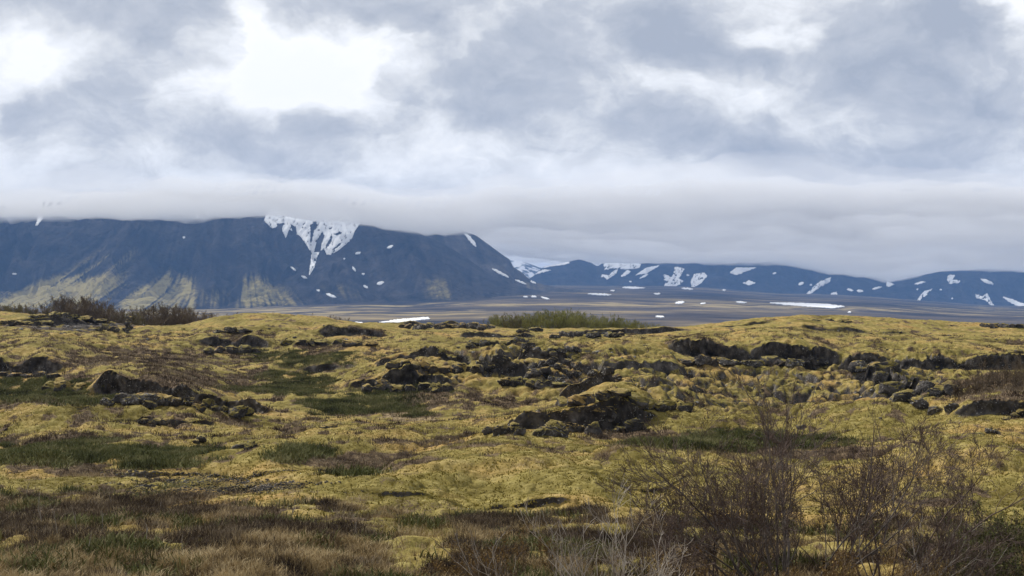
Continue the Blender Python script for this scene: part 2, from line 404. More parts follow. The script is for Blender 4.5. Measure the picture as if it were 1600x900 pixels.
green = 0.25 * sstep(0.0, 0.4, -sm) + 0.7 * heathzone * sstep(0.06, 0.2, fbm(XX / 1.8, YY / 2.3, 4, 150))
straw = 0.9 * heathzone * sstep(0.05, 0.16, fbm(XX / 1.7, YY / 2.2, 4, 160) + 0.0030 * (PYv - 872) - 0.05 * sstep(620, 900, PX)) + 0.35 * sstep(0.1, 0.4, fbm(XX / 2.5, YY / 4, 3, 165))
rock = rockw * 0.9 + 0.75 * crease * (perlin(XX / 3, YY / 3, 171) > -0.15)
def paint(kind, *e, s=1.0):
    global moss, green, straw, rock
    k = np.clip(E(*e) * s, 0, 1); k = 0.9 * k * (0.15 + 0.85 * sstep(-0.22, 0.06, sm + 0.5 * big + 0.45 * (k - .5)))
    moss = moss * (1 - k) ; straw = straw * (1 - k * 0.8); green = green * (1 - k)
    if kind == 'G': green = green + k
    if kind == 'H': pass
    if kind == 'S': straw = straw + k
    if kind == 'R': rock = np.maximum(rock, k)
    if kind == 'M': moss = moss + k
paint('G', 90, 710, 190, 22); paint('G', 250, 712, 120, 17); paint('H', 60, 688, 120, 9, s=.8); paint('H', 130, 735, 60, 6)
paint('G', 480, 712, 70, 16); paint('H', 590, 722, 120, 18); paint('G', 560, 738, 90, 6, s=.8)
paint('G', 1150, 688, 210, 18); paint('H', 1290, 706, 110, 12); paint('H', 990, 682, 110, 9)
paint('G', 60, 612, 140, 22, s=.9); paint('G', 590, 635, 120, 20); paint('G', 430, 600, 110, 22, s=.8); paint('G', 470, 560, 140, 14, s=.7); paint('G', 640, 612, 80, 12)
paint('H', 210, 560, 170, 18, s=.85); paint('H', 320, 592, 120, 18, s=.85); paint('H', 720, 625, 130, 20, s=.8); paint('S', 640, 652, 90, 5, s=.8); paint('H', 690, 690, 150, 8, s=.7)
paint('R', 350, 759, 170, 8, s=.95); paint('R', 120, 507, 110, 9, s=.9); paint('H', 1550, 612, 75, 32); paint('H', 520, 541, 60, 8, s=.9)
paint('M', 860, 765, 330, 48, s=.75); paint('M', 400, 732, 110, 10); paint('M', 130, 752, 160, 7, s=.9)
paint('H', 700, 745, 40, 5, s=.0)
paint('G', 60, 890, 60, 25, s=.9); paint('G', 150, 860, 70, 12, s=.9); paint('S', 400, 880, 140, 20, s=.9); paint('S', 130, 830, 90, 8, s=.6)
paint('H', 250, 800, 220, 14, s=.8); paint('H', 480, 830, 160, 18, s=.8); paint('R', 860, 590, 60, 25, s=.5)
paint('G', 1560, 850, 80, 28, s=.9)

FG = Field(us, Ys, Z)
co = np.stack([UU * YS, YS, Z], -1).reshape(-1, 3)
gm = mesh_from('ground', co, FG.faces())
for nm, a in (('broken', hum), ('moss', moss), ('green', green), ('straw', straw), ('rock', rock)): fattr(gm, nm, np.clip(a, 0, 1))
tag(link('ground', gm, M_GROUND), kind='structure')

# ================================================================== PLAIN AND MOUNTAINS
TABP = {
 -200: [(150,760),(400,640),(900,545),(1800,515),(2600,500),(3600,488),(4600,480),(6500,468),(9500,455),(14000,450)],
 300: [(150,760),(400,640),(900,545),(1800,515),(2600,500),(3600,490),(4600,483),(6500,470),(9500,455),(14000,450)],
 600: [(150,760),(400,640),(900,545),(1800,513),(2600,497),(3600,482),(4600,472),(6500,460),(9500,450),(14000,448)],
 850: [(150,760),(400,640),(900,550),(1800,515),(2600,494),(3600,476),(4600,463),(6500,452),(9200,445),(14000,447)],
 1050: [(150,760),(400,640),(900,550),(1800,518),(2600,497),(3600,479),(4600,466),(6500,455),(9200,446),(14000,449)],
 1250: [(150,760),(400,640),(900,550),(1800,518),(2600,500),(3600,484),(4600,473),(6500,464),(9000,458),(14000,462)],
 1600: [(150,760),(400,640),(900,550),(1800,521),(2600,507),(3600,496),(4600,489),(6500,481),(9000,477),(14000,480)],
 1900: [(150,760),(400,640),(900,550),(1800,523),(2600,511),(3600,502),(4600,495),(6500,489),(9000,486),(14000,486)],
}
def table_field(T, us, Ys, sig):
    cols = sorted(T)
    Zc = smooth_rows(np.array([np.interp(np.log(Ys), np.log([a for a, _ in T[c]]), [-(p - HZ) / F * a for a, p in T[c]]) for c in cols]), sig, 1)
    ci = np.clip(np.interp(us, U(cols), np.arange(len(cols))), 0, len(cols) - 1)
    c0 = np.clip(ci.astype(int), 0, len(cols) - 2); fc = ci - c0; fc = fc * fc * (3 - 2 * fc)
    return Zc[c0].T * (1 - fc) + Zc[c0 + 1].T * fc
pu = np.linspace(-1.1, 1.1, 640); pY = np.geomspace(150, 15000, 620)
PU, PYd = np.meshgrid(pu, pY); PXw = PU * PYd
PZ = table_field(TABP, pu, pY, 10)
PZ = PZ + sstep(600, 2500, PYd) * (5.0 * fbm(PXw / 420, PYd / 420, 4, 201) + 1.6 * fbm(PXw / 80, PYd / 110, 3, 205))
FP = Field(pu, pY, PZ)
pm = mesh_from('lava_plain', np.stack([PXw, PYd, PZ], -1).reshape(-1, 3), FP.faces())
prow = HZ - PZ / PYd * F; pcol = 800 + PU * F
pw = 10 * fbm(PXw / 500, PYd / 700, 3, 211)
veg_sun = 0.62 * np.exp(-((prow + pw - np.interp(pcol, [0, 600, 900, 1200, 1600], [490, 480, 473, 478, 487])) / 4.5) ** 2) + 0.5 * np.exp(-((prow + pw - 492) / 5.0) ** 2) * (pcol < 760)
fattr(pm, 'veg_sun', np.clip(veg_sun, 0, 1))
tag(link('lava_plain', pm, M_PLAIN), kind='structure')

def mountain(name, crest, foot_y, crest_y, us, mat, rough, seed, power=0.8, veg_sun_patches=(), extra=None, ny=170, back=1400):
    """crest: [(photo column, photo row)], foot and crest depths in metres"""
    cx = U([c for c, _ in crest]); cz = np.array([(HZ - r) / F * crest_y for _, r in crest])
    H = np.interp(us, cx, cz)
    H = smooth_rows(H[None, :], 1.6, 1)[0]
    Yg = np.concatenate([np.linspace(foot_y - 500, crest_y, ny), np.linspace(crest_y, crest_y + back, 30)[1:]])
    uu, yy = np.meshgrid(us, Yg); xx = uu * yy
    zb = FP.z(uu.ravel(), yy.ravel()).reshape(uu.shape)
    t = np.clip((yy - foot_y) / (crest_y - foot_y), 0, 1)
    # steeper cliffs above, fans below
    prof = t ** (1.0 / power) * 0.45 + sstep(0.25, 1.0, t) * 0.55
    gully = fbm(xx / 420 + 0.7 * t, t * 0.9 + seed, 5, seed)
    rid = 1 - 2 * np.abs(fbm(xx / 300 + 1.2 * t + 0.4 * perlin(xx / 200, yy / 200, seed + 3), t * 0.9 + seed * 2, 5, seed + 9))
    foot = -12.0
    h = (zb + foot) + (H[None, :] - zb - foot) * prof
    span = np.maximum(H[None, :] - zb, 0)
    h = h + rough * span * (0.36 * gully + 0.34 * (rid - 0.6)) * sstep(0.02, 0.3, t) * (1 - sstep(0.60, 0.97, t))
    h = h + rough * 3.0 * fbm(xx / 40, yy / 60, 3, seed + 20) * sstep(0.1, 0.4, t)
    bk = np.clip((yy - crest_y) / back, 0, 1)
    h = np.where(yy > crest_y, H[None, :] * (1 - bk * 0.3) - 40 * bk, h)
    f = Field(us, Yg, h)
    m = mesh_from(name, np.stack([xx, yy, h], -1).reshape(-1, 3), f.faces())
    pxx = 800 + uu * F; pyy = HZ - h / yy * F
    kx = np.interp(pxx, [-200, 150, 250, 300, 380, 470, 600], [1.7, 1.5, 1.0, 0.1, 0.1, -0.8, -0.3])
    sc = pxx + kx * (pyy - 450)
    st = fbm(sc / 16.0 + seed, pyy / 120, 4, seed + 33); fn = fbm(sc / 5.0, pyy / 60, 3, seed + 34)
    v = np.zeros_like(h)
    for (cx_, cy_, rx, ry, w) in veg_sun_patches:
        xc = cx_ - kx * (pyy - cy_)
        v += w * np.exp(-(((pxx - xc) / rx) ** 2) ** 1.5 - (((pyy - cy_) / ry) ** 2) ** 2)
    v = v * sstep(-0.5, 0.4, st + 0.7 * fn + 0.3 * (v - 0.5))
    fattr(m, 'streak', np.clip(0.5 + 1.1 * fbm(sc / 14.0 + 0.9 * fbm(pxx / 30, pyy / 25, 3, seed + 43), pyy / 45 + 7, 5, seed + 41) + 0.3 * fn, 0, 1))
    fattr(m, 'veg_sun', np.clip(v, 0, 1))
    tag(link(name, m, mat), kind='structure')
    return f
mA = mat_mountain('blue_basalt_slope', (0.008, 0.009, 0.014), (0.045, 0.040, 0.040), (0.46, 0.375, 0.14))  # last colour: dry grass brightened to look sunlit
mB = mat_mountain('hazed_basalt_slope', (0.022, 0.023, 0.027), (0.080, 0.072, 0.068), (0.34, 0.29, 0.15))  # basalt albedo lightened to paint in haze over the farther shoulder
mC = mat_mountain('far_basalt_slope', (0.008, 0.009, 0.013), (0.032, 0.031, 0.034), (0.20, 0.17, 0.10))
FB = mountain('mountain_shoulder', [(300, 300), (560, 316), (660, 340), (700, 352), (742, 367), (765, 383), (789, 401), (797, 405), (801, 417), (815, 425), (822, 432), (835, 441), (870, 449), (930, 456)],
     5050, 6000, np.linspace(U(380), U(930), 420), mB, 0.7, 320, veg_sun_patches=[(700, 448, 40, 14, .45), (825, 447, 30, 8, .35), (560, 455, 60, 12, .2)])
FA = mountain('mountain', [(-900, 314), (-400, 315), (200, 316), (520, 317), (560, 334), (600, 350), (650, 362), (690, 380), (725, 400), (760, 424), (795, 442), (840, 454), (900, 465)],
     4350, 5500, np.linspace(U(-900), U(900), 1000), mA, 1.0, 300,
     veg_sun_patches=[(150, 420, 40, 34, .6), (60, 463, 42, 30, 1.0), (115, 460, 28, 28, .75), (160, 458, 26, 30, .9), (208, 464, 18, 20, .8), (248, 458, 26, 34, 1.25), (288, 466, 16, 34, 1.2), (395, 456, 32, 28, .9), (445, 462, 26, 18, .6), (5, 468, 45, 16, .6), (330, 466, 22, 16, .5), (540, 456, 36, 14, .35), (690, 452, 30, 18, .5)])
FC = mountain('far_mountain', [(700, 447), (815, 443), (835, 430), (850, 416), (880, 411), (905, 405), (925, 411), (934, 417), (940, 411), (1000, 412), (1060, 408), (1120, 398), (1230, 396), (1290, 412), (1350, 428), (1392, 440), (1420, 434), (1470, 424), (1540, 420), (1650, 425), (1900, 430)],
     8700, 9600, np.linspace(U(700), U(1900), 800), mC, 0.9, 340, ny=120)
mD, ntD = new_mat('snowy_peak_cover'); bD = NB(ntD); bD.out(bD.ramp(bD.noise(bD.n('ShaderNodeNewGeometry').outputs['Position'], 0.01, 5), [(0.45, (0.05, 0.05, 0.06)), (0.52, (0.85, 0.87, 0.9))]), 0.8)
FD = mountain('distant_snow_mountain', [(600, 440), (740, 405), (800, 403), (822, 409), (860, 424), (930, 447)], 11500, 12600, np.linspace(U(600), U(930), 160), mD, 0.8, 360, ny=60, back=900)

# ------------------------------------------------------------------ snow patches
def inside(px, py, poly):
    x, y = np.asarray(px), np.asarray(py); c = np.zeros(x.shape, bool); n = len(poly)
    for i in range(n):
        x1, y1 = poly[i]; x2, y2 = poly[i - 1]
        if y1 == y2: continue
        k = ((y1 > y) != (y2 > y)) & (x < (x2 - x1) * (y - y1) / (y2 - y1) + x1)
        c ^= k
    return c
def snow(field, poly, label, group=None, holes=(), lift=None, step=0.55, warp=1.3, ymin=0, name='snow_patch'):
    xs = [p[0] for p in poly]; yr = [p[1] for p in poly]
    gx = np.arange(min(xs) - 2, max(xs) + 2, step); gy = np.arange(min(yr) - 2, max(yr) + 2, step)
    GX, GY = np.meshgrid(gx, gy)
    Yh = field.hit(GX.ravel(), GY.ravel(), ymin).reshape(GX.shape)
    wxp = GX + 1.5 * warp * fbm(GX / 4, GY / 3, 4, 401, .75); wyp = GY + 1.2 * warp * fbm(GX / 4, GY / 3, 4, 407, .75)
    keep = inside(wxp, wyp, poly)
    for hpoly in holes: keep &= ~inside(wxp, wyp, hpoly)
    if field is not FP and len(poly) > 6: keep &= fbm((GX + 0.5 * GY) / 4.5, GY / 6.0, 5, 431, .75) < (0.18 if len(poly) > 14 else 0.13)
    ok = keep & np.isfinite(Yh)
    cell = ok[:-1, :-1] & np.isfinite(Yh[1:, :-1]) & np.isfinite(Yh[:-1, 1:]) & np.isfinite(Yh[1:, 1:])
    if not cell.any(): print('no snow', label); return
    q = np.stack([Yh[:-1, :-1], Yh[1:, :-1], Yh[:-1, 1:], Yh[1:, 1:]])
    with np.errstate(all='ignore'): cell &= (np.nanmax(q, 0) / np.nanmin(q, 0) < 1.06)
    left = cell.copy(); bestc = None
    while left.any():                       # keep the largest connected piece
        cur = np.zeros_like(cell); r0, c0_ = np.argwhere(left)[0]; cur[r0, c0_] = True
        while True:
            g = cur.copy(); g[1:] |= cur[:-1]; g[:-1] |= cur[1:]; g[:, 1:] |= cur[:, :-1]; g[:, :-1] |= cur[:, 1:]
            g &= cell
            if g.sum() == cur.sum(): break
            cur = g
        left &= ~cur
        if bestc is None or cur.sum() > bestc.sum(): bestc = cur
    cell = bestc
    Yf = np.where(np.isfinite(Yh), Yh, 1.0)
    L = (lift if lift else 1.5)
    zt = field.z(U(GX).ravel(), Yf.ravel()).reshape(GX.shape) + L
    Yt = Yf - L
    top = np.stack([U(GX) * Yt, Yt, zt], -1)
    bot = top.copy(); bot[..., 2] -= 2 * L; bot[..., 1] += 2 * L
    nr, nc = GX.shape
    idx = np.arange(nr * nc).reshape(nr, nc)
    r, c = np.nonzero(cell)
    fs = [np.stack([idx[r + 1, c], idx[r + 1, c + 1], idx[r, c + 1], idx[r, c]], -1)]
    pad = np.pad(cell, 1)
    off = nr * nc
    for dr, dc, a, b in ((-1, 0, (0, 0), (0, 1)), (1, 0, (1, 1), (1, 0)), (0, -1, (1, 0), (0, 0)), (0, 1, (0, 1), (1, 1))):
        e = ~pad[r + 1 + dr, c + 1 + dc]
        p = idx[r[e] + a[0], c[e] + a[1]]; qv = idx[r[e] + b[0], c[e] + b[1]]
        fs.append(np.stack([p, qv, qv + off, p + off], -1))
    fa = np.concatenate(fs)
    used, inv = np.unique(fa, return_inverse=True)
    allv = np.concatenate([top.reshape(-1, 3), bot.reshape(-1, 3)])[used]
    m = mesh_from(name, allv, inv.reshape(fa.shape), smooth=False)
    tag(link(name, m, M_SNOW), label, 'snow patch', group)
def streak(x0, y0, x1, y1, w):
    dx, dy = x1 - x0, y1 - y0; L = math.hypot(dx, dy) or 1; w *= 0.78; nx, ny = -dy / L * w / 2, dx / L * w / 2
    return [(x0, y0), (x0 + dx * .3 + nx, y0 + dy * .3 + ny), (x0 + dx * .7 + nx, y0 + dy * .7 + ny), (x1, y1), (x0 + dx * .75 - nx, y0 + dy * .75 - ny), (x0 + dx * .25 - nx, y0 + dy * .25 - ny)]
G1 = 'snow patches on the near mountain'; G2 = 'snow patches on the far mountains'; G3 = 'snow patches on the lava plain'
snow(FA, [(412, 345), (425, 357), (438, 352), (446, 372), (452, 358), (462, 365), (470, 370), (480, 385), (488, 397), (500, 394), (505, 388), (511, 398), (516, 398), (530, 390), (548, 375), (555, 360), (562, 350), (560, 330), (500, 325), (420, 325)],
     'large snowfield filling the gully under the cloud edge', G1,
     holes=[[(484, 352), (494, 346), (496, 352), (490, 362), (487, 378), (484, 380), (485, 362)], [(503, 362), (507, 368), (503, 380), (500, 394), (490, 394), (495, 375)],
            [(514, 375), (519, 368), (518, 376), (513, 386), (508, 384)], [(517, 392), (530, 380), (536, 378), (526, 388)], [(453, 350), (462, 354), (464, 370), (458, 366)], [(522, 366), (530, 362), (535, 363), (526, 369)], [(432, 350), (444, 348), (440, 358), (436, 362)]])
snow(FA, [(487, 396), (499, 394), (494, 404), (492, 416), (485, 428), (482, 430), (484, 415), (486, 405)], 'narrow snow tongue hanging below the large gully snowfield', G1)
snow(FA, [(62, 330), (69, 330), (66, 342), (58, 352), (55, 353)], 'steep snow streak alone at the cloud edge on the far left', G1)
snow(FA, streak(306, 333, 309, 341, 5), 'tiny snow streak at the cloud edge left of the gully snowfield', G1)
for (p, w) in [((453, 416, 463, 424), 3), ((470, 431, 480, 435), 3.5), ((554, 397, 564, 394), 4.5), ((604, 388, 614, 384), 5), ((550, 416, 556, 425), 3.5), ((565, 428, 570, 428), 3), ((588, 444, 600, 441), 6), ((567, 446, 575, 450), 4.5), ((494, 453, 500, 455), 3), ((509, 459, 525, 465), 5), ((285, 371, 289, 371), 4), ((18, 428, 26, 428), 3), ((536, 405, 539, 404), 2.5)]:
    snow(FA, streak(*p, w), 'small white snow speck on the dark blue face of the near mountain', G1, warp=0.8, step=0.5)
snow(FB, [(725, 365), (733, 368), (743, 380), (744, 386), (738, 382), (732, 375)], 'snow streak just below the cloud on the sharp right shoulder', G1)
snow(FB, streak(767, 419, 796, 434, 4.5), 'long diagonal snow streak low on the right shoulder', G1)
snow(FB, streak(804, 437, 823, 444, 3.5), 'short diagonal snow streak at the foot of the right shoulder', G1)
snow(FB, streak(828, 439, 838, 443, 3), 'smallest snow streak at the very end of the right shoulder', G1)
snow(FP, [(766, 456), (771, 449), (782, 452), (800, 454), (795, 457), (775, 458)], 'bright snow patch below the right shoulder with a knob on top', G3, ymin=1500)
snow(FP, [(792, 460), (800, 455), (832, 454), (835, 456), (810, 458)], 'flat snow patch touching the knobbed one beneath the shoulder', G3, ymin=1500)
for p, w in [((817, 464, 825, 464), 2.5), ((829, 463, 839, 464), 3.2), ((844, 464, 859, 468), 2.6), ((1021, 459, 1032, 459), 3), ((1128, 453, 1134, 453), 2.5), ((953, 454, 961, 454), 2.6), ((1093, 475, 1103, 474), 2.6), ((1324, 488, 1330, 488), 2)]:
    snow(FP, streak(*p, w), 'small snow fleck lying on the dark lava plain', G3, warp=0.8, step=0.5, ymin=1500)
snow(FP, streak(916, 459, 957, 461, 3.5), 'thin snow strip on the plain below the far capped mountain', G3, ymin=1500)
snow(FP, streak(970, 449, 1008, 450, 3.5), 'thin snow strip along the foot of the far capped mountain', G3, ymin=1500)
snow(FP, streak(1064, 450, 1084, 452, 3), 'short snow strip under the comma shaped snow of the far mountain', G3, ymin=1500)
snow(FP, streak(1054, 474, 1070, 472, 5), 'hump of snow on the yellowish band of the plain', G3, ymin=1500)
snow(FP, streak(1148, 472, 1168, 473, 3.2), 'small snow strip left of the longest one on the plain', G3, ymin=1500)
snow(FP, [(1196, 473), (1230, 473), (1290, 475), (1322, 479), (1300, 482), (1230, 477)], 'longest white snow strip on the plain behind the mossy ridge', G3, ymin=1500)
snow(FP, streak(1024, 495, 1038, 496, 4), 'lone snow fleck on the darkest part of the plain', G3, ymin=1000)
snow(FP, [(1076, 517), (1080, 512), (1090, 513), (1098, 512), (1098, 518)], 'snow patch peeping over the mossy ridge on the skyline', G3, ymin=700)
snow(FP, [(588, 505), (620, 500), (668, 496), (672, 499), (620, 505)], 'long snow strip behind the skyline rocks left of centre', G3, ymin=1000)
snow(FP, streak(515, 504, 546, 505, 4), 'short snow strip just right of the mossy skyline mound', G3, ymin=1000)
snow(FP, streak(552, 505, 568, 506, 4), 'shorter snow strip between two others behind the mossy skyline mound', G3, ymin=1000)
snow(FC, [(848, 419), (854, 413), (880, 408), (893, 410), (880, 414), (862, 416)], 'snow cap on the left end of the far mountain', G2)
snow(FC, [(903, 402), (925, 408), (934, 414), (945, 405), (1000, 408), (1045, 408), (1040, 418), (1000, 419), (975, 421), (958, 419), (940, 422), (928, 414)], 'broad snow cap along the crest of the far mountain', G2)
snow(FC, [(833, 429), (848, 421), (861, 422), (846, 426)], 'snow streak under the left snow cap of the far mountain', G2)
snow(FC, [(933, 436), (941, 429), (952, 430), (958, 423), (966, 420), (962, 428), (948, 437), (943, 432)], 'forked snow streak below the broad far cap', G2)
snow(FC, [(969, 432), (979, 422), (986, 424), (975, 432)], 'short snow streak between the forked and the long one', G2)
snow(FC, [(992, 430), (1010, 418), (1032, 414), (1010, 427)], 'long slanting snow streak joining the broad far cap', G2)
snow(FC, streak(999, 435, 1013, 428, 4), 'small slanting snow fleck under the long streak', G2)
snow(FC, [(1027, 430), (1040, 429), (1050, 433), (1055, 416), (1069, 420), (1061, 435), (1068, 439), (1058, 447), (1038, 447), (1040, 438), (1030, 438)], 'largest snow patch of the far mountain shaped like a bird', G2)
snow(FC, [(1079, 440), (1084, 428), (1100, 426), (1105, 431), (1096, 442), (1084, 449), (1080, 448)], 'comma shaped snow patch beside the bird shaped one', G2)
snow(FC, [(1140, 426), (1150, 418), (1182, 418), (1165, 424), (1150, 430)], 'snow rim under the cloud on the far mountain', G2)
snow(FC, [(1160, 442), (1170, 438), (1181, 442), (1170, 446)], 'fish shaped snow patch halfway along the far mountain', G2)
snow(FC, [(1258, 461), (1273, 446), (1285, 437), (1298, 433), (1297, 440), (1279, 450), (1264, 461)], 'long diagonal snow streak above the longest plain strip', G2)
snow(FC, [(1295, 464), (1299, 458), (1306, 456), (1311, 464)], 'dome shaped snow patch at the foot of the far mountain', G2)
snow(FC, streak(1362, 452, 1378, 448, 4), 'small snow streak left of the valley dip in the far mountains', G2)
snow(FC, [(1384, 446), (1386, 439), (1397, 444), (1389, 448)], 'snow wedge in the valley dip of the far mountains', G2)
for p, w in [((1247, 445, 1256, 441), 5), ((1323, 452, 1333, 454), 4.5), ((1338, 454, 1349, 455), 5), ((1265, 445, 1269, 445), 2.5), ((1072, 430, 1077, 430), 3), ((983, 440, 987, 440), 3), ((1468, 453, 1472, 452), 2.5), ((1486, 466, 1489, 466), 2.5), ((1432, 453, 1435, 451), 2.5), ((1575, 480, 1588, 484), 4), ((1207, 428, 1213, 426), 3)]:
    snow(FC, streak(*p, w), 'small white snow speck on the dark blue far mountains', G2, warp=0.8, step=0.5)
snow(FC, streak(1428, 444, 1446, 440, 3.5), 'thin flat snow streak left of the double patch on the right mountain', G2)
snow(FC, [(1430, 474), (1438, 461), (1445, 454), (1457, 451), (1448, 461), (1440, 466), (1434, 474)], 'diagonal snow streak low on the right far mountain', G2)
snow(FC, [(1477, 434), (1484, 429), (1492, 430), (1488, 437), (1500, 438), (1498, 442), (1483, 443)], 'double snow patch high on the right far mountain', G2)
snow(FC, streak(1532, 436, 1553, 444, 6), 'snow blotch high near the right end of the far mountain', G2)
snow(FC, [(1524, 460), (1535, 463), (1542, 458), (1548, 470), (1555, 480), (1547, 477), (1540, 469), (1526, 466)], 'hooked snow patch on the right far mountain', G2)
snow(FC, [(1565, 463), (1580, 467), (1604, 476), (1604, 483), (1580, 474)], 'broad snow streak cut by the right picture edge', G2)

# ================================================================== ROCKS
import bmesh
_ico = {}
def ico(sub):
    if sub not in _ico:
        bm = bmesh.new(); bmesh.ops.create_icosphere(bm, subdivisions=sub, radius=1.0)
        v = np.array([x.co[:] for x in bm.verts]); f = np.array([[q.index for q in p.verts] for p in bm.faces]); bm.free()
        _ico[sub] = (v, f)
    return _ico[sub]
def lump(c, size, seed, sub=4, boxy=0.62, rough=0.22, rz=0.0):
    v, f = ico(sub)
    p = np.sign(v) * np.abs(v) ** boxy
    p = p / np.maximum(np.linalg.norm(p, axis=1, keepdims=True), 1e-6) * (0.55 + 0.45 * np.linalg.norm(p, axis=1, keepdims=True))
    o = seed * 7.13
    d = 1 + rough * perlin3(v * 1.7 + o, seed) + 0.5 * rough * perlin3(v * 4.1 + o, seed + 3) + 0.28 * rough * perlin3(v * 9.5 + o, seed + 4)
    rr = np.random.default_rng(seed)
    for _ in range(13):                     # fracture planes
        n = rr.normal(size=3); n /= np.linalg.norm(n); k = rr.uniform(0.50, 0.86)
        dd = (p * d[:, None] if False else p) @ n
        over = dd > k
        p = np.where(over[:, None], p - n * (dd - k)[:, None] * 0.85, p)
    p = p * d[:, None] * np.asarray(size)
    ca, sa = math.cos(rz), math.sin(rz)
    p = np.stack([p[:, 0] * ca - p[:, 1] * sa, p[:, 0] * sa + p[:, 1] * ca, p[:, 2]], -1)
    return p + np.asarray(c), f
def join(parts):
    vs, fs, o = [], [], 0
    for v, f in parts: vs.append(v); fs.append(f + o); o += len(v)
    return np.concatenate(vs), np.concatenate(fs)
_rs = [1000]
def outcrop(px0, px1, pt, pb, n, label, mat, name='lava_outcrop', cat='rock outcrop', tilt=0.0, group=None, hv=0.35, dep=1.0, py0=None, sub=4, layers=1, ymin=0, boxy=0.6):
    """a run of broken lava blocks standing on the ground between two photo columns; tilt: rows the foot drops towards px1"""
    parts = []; rr = np.random.default_rng(_rs[0]); _rs[0] += 17
    w = (px1 - px0) / n
    cen = None
    for L in range(layers):
        for i in range(n):
            fx = (i + 0.5 + rr.uniform(-0.3, 0.3)) / n
            px = px0 + (px1 - px0) * fx
            py = pb + tilt * (fx - 0.5) + rr.uniform(-0.12, 0.12) * (pb - pt) - L * (pb - pt) * 0.45
            Y = float(FG.hit(px, py, ymin)[0])
            if not np.isfinite(Y): Y = float(FG.hit(px, py + 6, ymin)[0])
            if not np.isfinite(Y): continue
            Hh = (pb - pt) / F * Y * rr.uniform(1 - hv, 1 + hv * 0.4) / (1 + 0.5 * (layers - 1))
            Hh *= 0.62 + 0.42 * math.sin(math.pi * min(max(fx, 0.08), 0.92))
            Hh *= 0.88; ww = w / F * Y * rr.uniform(0.6, 1.05)
            Hh = min(Hh, ww * 1.05)
            z = float(FG.z(U(px), Y + 0.3)[0])
            dY = ww * rr.uniform(0.7, 1.1) * dep
            c = (U(px) * Y, Y + dY * 0.55, z + Hh * 0.22)
            parts.append(lump(c, (ww, dY, Hh * 0.74), _rs[0] + i * 3 + L * 101, sub, boxy, rr.uniform(0.18, 0.34), rr.uniform(-0.6, 0.6)))
    if not parts: print('no outcrop', label); return None
    allp = np.concatenate([p[0] for p in parts]); c = allp.mean(0); c[2] = allp[:, 2].min()
    if len(parts) == 1:
        o = link(name, mesh_from(name, parts[0][0] - c, parts[0][1], smooth=False), mat, None, c)
    else:
        o = empty(name, c)
        for v, f in parts: link('lava_block', mesh_from('lava_block', v - c, f, smooth=False), mat, o)
    tag(o, label, cat, group); return o

OC = outcrop
OC(752, 862, 652, 679, 6, 'low mossy lava rocks at the left end of the big central outcrop', M_ROCK, sub=4, hv=.3)
OC(845, 938, 630, 678, 3, 'tallest moss capped lava block in the centre of the valley', M_ROCK, sub=5, hv=.15, dep=.8)
OC(925, 1008, 636, 674, 4, 'dark pitted lava block on the right of the central outcrop', M_ROCK, sub=5, hv=.2)
OC(868, 1000, 606, 636, 6, 'moss topped rocks behind the central outcrop', M_ROCKMOSS, sub=4)
OC(1000, 1075, 615, 640, 4, 'broken rocks along the mossy rise right of the outcrop', M_ROCKMOSS)
OC(818, 905, 552, 592, 7, 'bare dark lava rubble on the middle slope', M_ROCKBARE, layers=3, hv=.3)
OC(780, 880, 585, 606, 5, 'dark lava shelf below the bare rubble', M_ROCK, layers=1)
OC(560, 705, 586, 612, 8, 'long dark lava shelf above the green meadow', M_ROCK)
OC(605, 705, 564, 582, 6, 'second lava shelf above the long meadow one', M_ROCKMOSS)
OC(715, 790, 554, 580, 4, 'lava blocks joining the shelf to the bare rubble', M_ROCK)
OC(925, 968, 568, 592, 3, 'small dark rock knob on the slope right of the rubble', M_ROCKBARE)
OC(1062, 1180, 554, 572, 6, 'left half of the long black ledge under the mossy plateau', M_ROCKBARE, hv=.2)
OC(1170, 1292, 556, 572, 6, 'right half of the long black ledge under the mossy plateau', M_ROCKBARE, hv=.2)
OC(1335, 1392, 565, 590, 3, 'white flecked rocks at the top of the dark crevice', M_ROCKBARE, tilt=14)
OC(1375, 1425, 575, 625, 2, 'mossy lava rib beside the dark crevice', M_ROCK, tilt=25, layers=2)
OC(1432, 1502, 584, 640, 3, 'black lava mass thick with white lichen beside the brown shrubs', M_ROCKBARE, layers=2)
OC(158, 235, 612, 632, 4, 'black lava wall under a moss overhang on the left', M_ROCKBARE, hv=.2)
OC(225, 300, 606, 634, 5, 'broken right end of the black lava wall', M_ROCK, hv=.3)
OC(72, 130, 588, 612, 3, 'pair of grey lava blocks standing in the left green hollow', M_ROCKMOSS)
OC(300, 392, 616, 645, 6, 'lava ledge sliding down towards the green meadow', M_ROCKMOSS, tilt=18)
OC(318, 402, 529, 551, 6, 'grey and black rocks under the mossy skyline mound', M_ROCK)
OC(440, 590, 527, 540, 8, 'thin dark ledge on the right of the mossy skyline mound', M_ROCKMOSS)
OC(330, 392, 511, 520, 4, 'flat dark rocks on the shoulder of the skyline mound', M_ROCKBARE)
OC(0, 75, 497, 508, 6, 'low stones of the bare ground at the left edge of the skyline', M_ROCKMOSS)
OC(45, 165, 487, 499, 8, 'rocky rim on top of the left skyline hill', M_ROCK)
OC(150, 180, 499, 516, 3, 'pale stones left of the dark pinnacle', M_ROCK)
OC(622, 700, 499, 513, 7, 'row of dark rocks on the skyline behind the long snow strip', M_ROCKBARE)
OC(690, 772, 500, 514, 6, 'right part of the rock row on the skyline', M_ROCKBARE)
OC(728, 830, 521, 538, 8, 'slanting rock edge below the skyline rock row', M_ROCK, tilt=-10)
OC(862, 980, 514, 527, 9, 'flat topped rock ledge below the green thicket', M_ROCKBARE, hv=.15)
